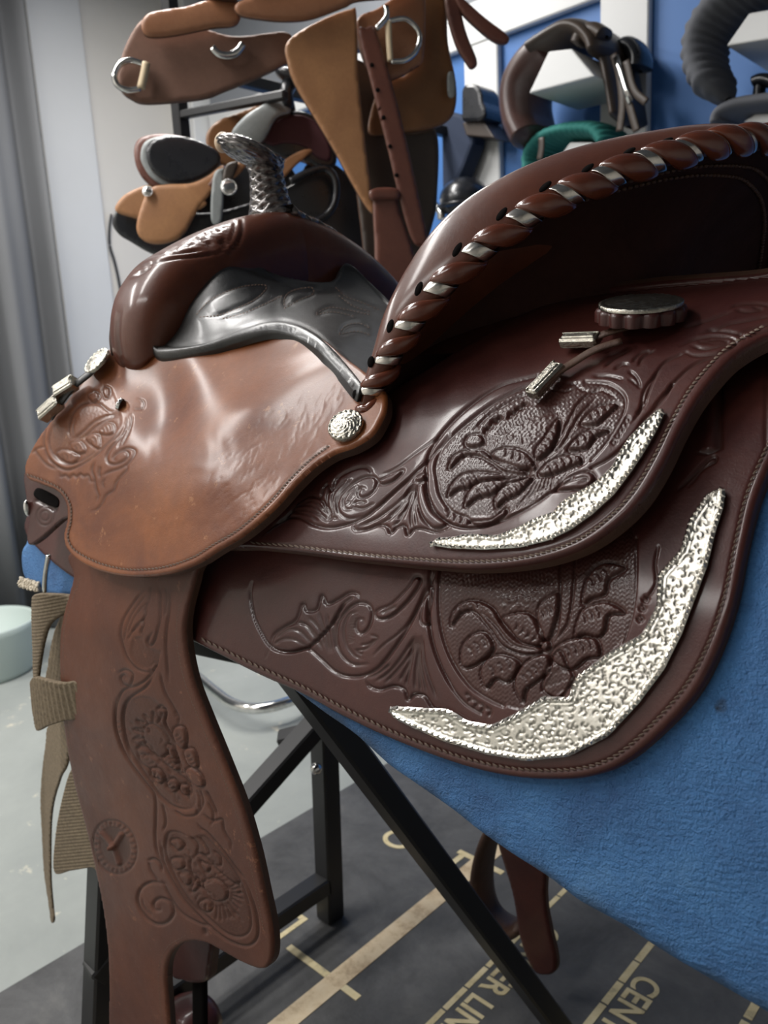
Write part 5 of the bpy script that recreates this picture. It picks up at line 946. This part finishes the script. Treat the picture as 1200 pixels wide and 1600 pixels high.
# -- barrel saddle underneath
S2, n2 = bgplane(360, 290, 1.70, 10)
w2 = empty('barrel_saddle', CP+ray(360., 400.)*1.7, 'tan barrel saddle with glossy black seat and maroon fork lining, behind the horn', 'saddle')
bs('skirt', [(174, 345), (182, 322), (200, 318), (330, 330), (450, 290), (480, 255), (505, 247), (535, 262), (562, 292), (577, 335), (577, 425), (500, 440), (360, 430), (250, 400), (200, 374), (182, 362)], S2, M['bgblack'], w2, .02, -.01)
bs('under_skirt', [(292, 300), (350, 262), (445, 250), (470, 300), (450, 370), (300, 385)], S2, M['bgblack'], w2, .01, -.03)
bs('rear_jockey', [(181, 330), (190, 311), (212, 297), (238, 290), (246, 306), (230, 342), (204, 340)], S2, M['bgtan'], w2, .008, .012)
bs('cantle', [(212, 250), (214, 228), (228, 217), (262, 214), (300, 222), (335, 240), (345, 262), (330, 285), (300, 300), (262, 302), (240, 294), (220, 275)], S2, M['bgred'], w2, .03, .020, bulge=.01)
bs('cantle_binding', [(222, 252), (226, 232), (240, 222), (270, 218), (305, 226), (338, 242), (344, 262), (328, 282), (298, 296), (264, 297), (240, 284), (228, 268)], S2, M['greyleather'], w2, .01, .034)
bs('seat', [(232, 250), (236, 233), (252, 224), (280, 221), (312, 229), (340, 244), (344, 260), (326, 278), (298, 290), (268, 291), (246, 279), (236, 266)], S2, M['bgblack'], w2, .01, .046)
bs('seat_jockey', [(238, 302), (264, 296), (300, 294), (326, 282), (344, 266), (352, 270), (336, 302), (312, 332), (292, 368), (272, 382), (246, 386), (226, 379), (217, 362), (224, 330)], S2, M['bgtan'], w2, .010, .042, bulge=.012)
bs('swell', [(362, 218), (378, 196), (405, 178), (430, 165), (446, 172), (452, 185), (430, 196), (412, 226), (390, 236)], S2, M['greyleather'], w2, .03, .03, bulge=.03)
bs('fork', [(404, 225), (412, 196), (434, 179), (470, 176), (502, 190), (520, 222), (524, 258), (500, 262), (470, 250), (440, 246)], S2, M['bgblack'], w2, .03, .012); bs('fork_lining', [(412, 222), (420, 198), (440, 186), (470, 183), (497, 197), (513, 226), (515, 252), (496, 250), (474, 232), (446, 226), (426, 230)], S2, M['maroon'], w2, .006, .017, 3.)
p = S2(np.array([453.]), np.array([128.]))[0]+n2*.03; hb = MB(); hb.ball(p, (.036, .03, .013), RC, 20, 10); hb.tube([p-[0, 0, .006], p-[.0, 0, .03]-RT*.012, p-[0, 0, .062]-RT*.016], [.017, .014, .022], 14); hb.obj('horn', M['bgblack'], w2)
for pts, mt_, l_ in (([(313, 312), (340, 276), (348, 272), (344, 286), (320, 316)], M['bgred'], .05), ([(331, 350), (334, 285), (347, 272), (350, 280), (347, 350)], M['greyleather'], .055), ([(348, 300), (352, 270), (366, 262), (372, 266), (362, 290)], M['bgdark'], .058), ([(360, 272), (380, 258), (388, 262), (366, 286)], M['bgtan'], .05), ([(434, 268), (450, 250), (476, 238), (486, 242), (462, 262), (444, 280)], M['bgtan'], .03), ([(300, 325), (318, 318), (324, 326), (306, 336)], M['bgtan'], .05)): bs('strap', pts, S2, mt_, w2, .006, l_, 2.5)
for x, y, r in ((235, 308, .011), (358, 302, .017)): concho('concho', S2(np.array([x*1.]), np.array([y*1.]))[0]+n2*(.056 if x < 300 else .06), n2+np.array([0, 0, .2]), r, M['steel'], w2, h=.006, eng=False)
ringtube('stirrup', [(452, 288), (480, 274), (505, 268), (520, 282), (523, 308), (515, 332), (496, 346), (470, 352)], S2, n2, .03, .008, M['bgblack'], w2)
# -- english saddle on its white wall bracket
def prism(name, pts, y0, y1, mt_, par, bev=.004):
    P = np.array([onpl(float(a), float(b_), 1, y0) for a, b_ in pts]); n = len(P); Q = P.copy(); Q[:, 1] = y1
    m_ = MB(); m_.add(np.r_[P, Q], [tuple(range(n)), tuple(range(2*n-1, n-1, -1))]+[(i, i+n, (i+1) % n+n, (i+1) % n) for i in range(n)]); o = m_.obj(name, mt_, par, False); md = o.modifiers.new('b', 'BEVEL'); md.width = bev; md.segments = 2; return o
def archtube(name, pts, y, wid, thk, mt_, par, pleat=0., k=24, n=120):
    P = np.array([onpl(float(a), float(b_), 1, y) for a, b_ in pts]); P = resample(cat(P*1000, step=3)/1000, n); a = np.arange(k)/k*2*math.pi; T = np.gradient(P, axis=0); T /= np.linalg.norm(T, axis=1)[:, None]; G = []
    for i in range(n):
        N = np.cross(T[i], [0, 1, 0]); N /= np.linalg.norm(N); e = min(1, math.sin(math.pi*min(max(i/(n-1), .004), .996))*4)**.5; pl = 1+pleat*math.sin(i*1.1)*1.0
        G.append(P[i]+(np.sign(np.cos(a))*np.abs(np.cos(a))**.7*wid*e)[:, None]*np.array([0, 1, 0])+(np.sin(a)*thk*e*pl)[:, None]*N)
    return MB().grid(np.array(G), closed_v=True).obj(name, mt_, par)
br = prism('saddle_bracket', [(826, 146), (857, 80), (893, 76), (929, 119)], -1.30, WY+.029, M['white'], None); tag(br, 'white trapezoid wall bracket carrying the brown english saddle', 'bracket')
w3 = empty('english_saddle', onpl(880., 80., 1, -1.42), 'dark brown english saddle straddling a white wall bracket on the blue wall', 'saddle')
archtube('near_panel', [(845, 228), (835, 212), (826, 190), (822, 160), (828, 130), (848, 100), (880, 74)], -1.42, .11, .044, M['engl'], w3); archtube('seat', [(850, 94), (895, 66), (918, 56), (938, 60), (955, 78), (962, 105)], -1.42, .13, .024, M['bgdark'], w3)
archtube('far_panel', [(925, 62), (950, 78), (966, 100), (975, 140), (985, 200)], -1.44, .10, .018, M['bgdark'], w3); archtube('cantle', [(905, 74), (912, 56), (930, 48), (948, 58)], -1.34, .035, .018, M['bgdark'], w3)
P = np.array([onpl(a, b_, 1, -1.33) for a, b_ in ((962., 88.), (968., 110.), (977., 140.), (985., 160.))]); MB().tube(P, (.008, .003), 8, up=(0, 1, 0)).obj('stirrup_bar', M['steel'], w3)
for pts in ([(958, 85), (968, 120), (972, 165), (968, 205)], [(978, 95), (990, 140), (1010, 160)], [(972, 120), (985, 170), (995, 205)], [(846, 215), (846, 232), (843, 250)]): P = np.array([onpl(float(a), float(b_), 1, -1.335) for a, b_ in pts]); MB().tube(cat(P*1000, step=5)/1000, (.010, .003), 8, up=(0, 1, 0)).obj('strap', M['bgdark'], w3)
archtube('knee_block', [(974, 78), (988, 74), (1000, 90), (1000, 112)], -1.47, .05, .022, M['bgblack'], w3)
# -- green covered saddle below it
bg = prism('lower_bracket', [(862, 262), (890, 222), (925, 222), (952, 250)], -1.40, WY+.029, M['white'], None); tag(bg, 'white bracket low on the stud, mostly hidden by the green cover', 'bracket')
g_ = archtube('saddle_cover', [(852, 285), (848, 250), (865, 224), (893, 212), (925, 208), (952, 212), (972, 240)], -1.46, .10, .022, M['green'], None, .12); tag(g_, 'green quilted saddle cover just above the cantle crest', 'cover')
# -- grey padded cover at the upper right
bk = prism('upper_bracket', [(1134, 72), (1170, 20), (1290, 0), (1330, 40)], -1.30, WY+.001, M['white'], None); tag(bk, 'white wall bracket under the grey pleated saddle cover, top right', 'bracket')
gc = archtube('pleated_cover', [(1140, 158), (1116, 132), (1103, 100), (1106, 62), (1130, 22), (1175, -15), (1250, -40), (1330, -30), (1370, 40), (1375, 110)], -1.36, .10, .033, M['greycloth'], None, .13, n=170); tag(gc, 'grey pleated saddle cover hanging over a bracket at the top right', 'cover')
w4 = empty('covered_saddle', onpl(1190., 180., 1, -1.45), 'grey saddle at the right edge just above the cantle lacing', 'saddle')
archtube('flap', [(1138, 215), (1142, 188), (1165, 174), (1200, 168), (1250, 166), (1300, 190)], -1.40, .10, .02, M['greycloth'], w4); archtube('pommel', [(1176, 132), (1190, 126), (1205, 128), (1225, 140)], -1.42, .03, .014, M['bgblack'], w4); archtube('pommel_stem', [(1188, 130), (1186, 150), (1190, 172)], -1.42, .02, .012, M['bgblack'], w4); 
o = prism('bracket_arm', [(1160, 190), (1180, 178), (1290, 172), (1310, 200)], -1.36, WY+.001, M['white'], w4)
# -- dark tack beside the brown saddle
w5 = empty('hanging_tack', onpl(730., 240., 1, -1.5), 'dark navy and black tack hanging on the white stud beside the brown saddle', 'tack')
prism('black_block', [(720, 138), (728, 130), (742, 130), (750, 140), (752, 158), (758, 172), (757, 184), (748, 190), (720, 190)], -1.44, -1.54, M['bgblack'], w5, .012); prism('navy_cloth', [(688, 170), (720, 178), (740, 196), (738, 225), (724, 262), (706, 300), (690, 320)], -1.47, -1.54, M['navy'], w5, .012)
prism('bracket', [(722, 192), (740, 184), (756, 190), (773, 216), (728, 212)], -1.46, WY+.029, M['bgdark'], w5)
hc = onpl(726., 312., 1, -1.46); o = MB().ball(hc, (.075, .085, .066), None, 24, 14).ball(hc-[0, 0, .02], (.088, .10, .012), None, 24, 6).obj('riding_helmet', M['bgblack'], None); tag(o, 'round black helmet shape low on the stud beside the cantle crest', 'helmet')
o = archtube('silver_bit', [(672, 312), (680, 322), (688, 330), (690, 345)], -1.40, .012, .012, M['steel'], None); tag(o, 'small bright metal bit hanging beside the dark straps', 'bit')
# -- tub and chrome tube on the concrete floor
tb = MB(); c0 = onpl(-18., 1050., 2, FZ); a = np.arange(48)/48*2*math.pi; G = []
for r, z in ((.0, .001), (.14, .001), (.15, .02), (.165, .15), (.172, .172), (.166, .176), (.156, .168), (.14, .03), (.0, .025)): G.append(np.stack([c0[0]+r*np.cos(a), c0[1]+r*np.sin(a), c0[2]+z+0*a], 1))
o = tb.grid(np.array(G), closed_v=True).obj('feed_tub', wallmat('pale_green_plastic', (.48, .56, .53), .5), None); tag(o, 'pale green round tub on the concrete floor at the left edge', 'tub')
P = np.array([onpl(float(a), float(b_), 2, -.90) for a, b_ in ((250, 1010), (300, 1050), (335, 1080), (365, 1100), (400, 1107), (440, 1100), (480, 1080), (530, 1030))]); q = MB(); q.tube(cat(P*1000, step=12)/1000, .0145, 14)
for e_ in (P[0], P[-1]): q.tube([e_, e_+[0, 0, -.0615]], .0145, 14)
q.tube([P[4]+[0, 0, -.0], P[4]+[0, 0, -.061]], .012, 12)
o = q.obj('chrome_stool_base', M['steel'], None); tag(o, 'curved chrome tube of a stool base on the concrete, seen past the fender', 'stool')

P = np.array([onpl(float(a), float(b_), 0, WX-.012) for a, b_ in ((174, 335), (171, 360), (172, 385), (179, 408), (186, 440), (192, 480))]); o = MB().tube(cat(P*1000, step=10)/1000, .005, 8).obj('black_cable', M['black'], None); tag(o, 'thin black cable hanging down the cream wall left of the barrel saddle', 'cable')
spine('pad_centre', .289, .362, -.46, .45, .20, M['padblue'], pad, .002)

# ------------------------------------------------------------------ place everything on the floor (saddle frame -> room)
bpy.context.view_layer.update()
for o in list(COL.objects):
    if o.type in ('CAMERA', 'LIGHT') or o.parent: continue
    if o.type == 'EMPTY':                       # an Empty stands at its thing's base; its meshes keep their places
        base = Vector(o['base']); del o['base']
        for c in o.children:
            if c.type == 'EMPTY': continue
            c.location = Vector(c.location)-base
        o.location = base+Vector((0, 0, Z0))
    else: o.location.z += Z0
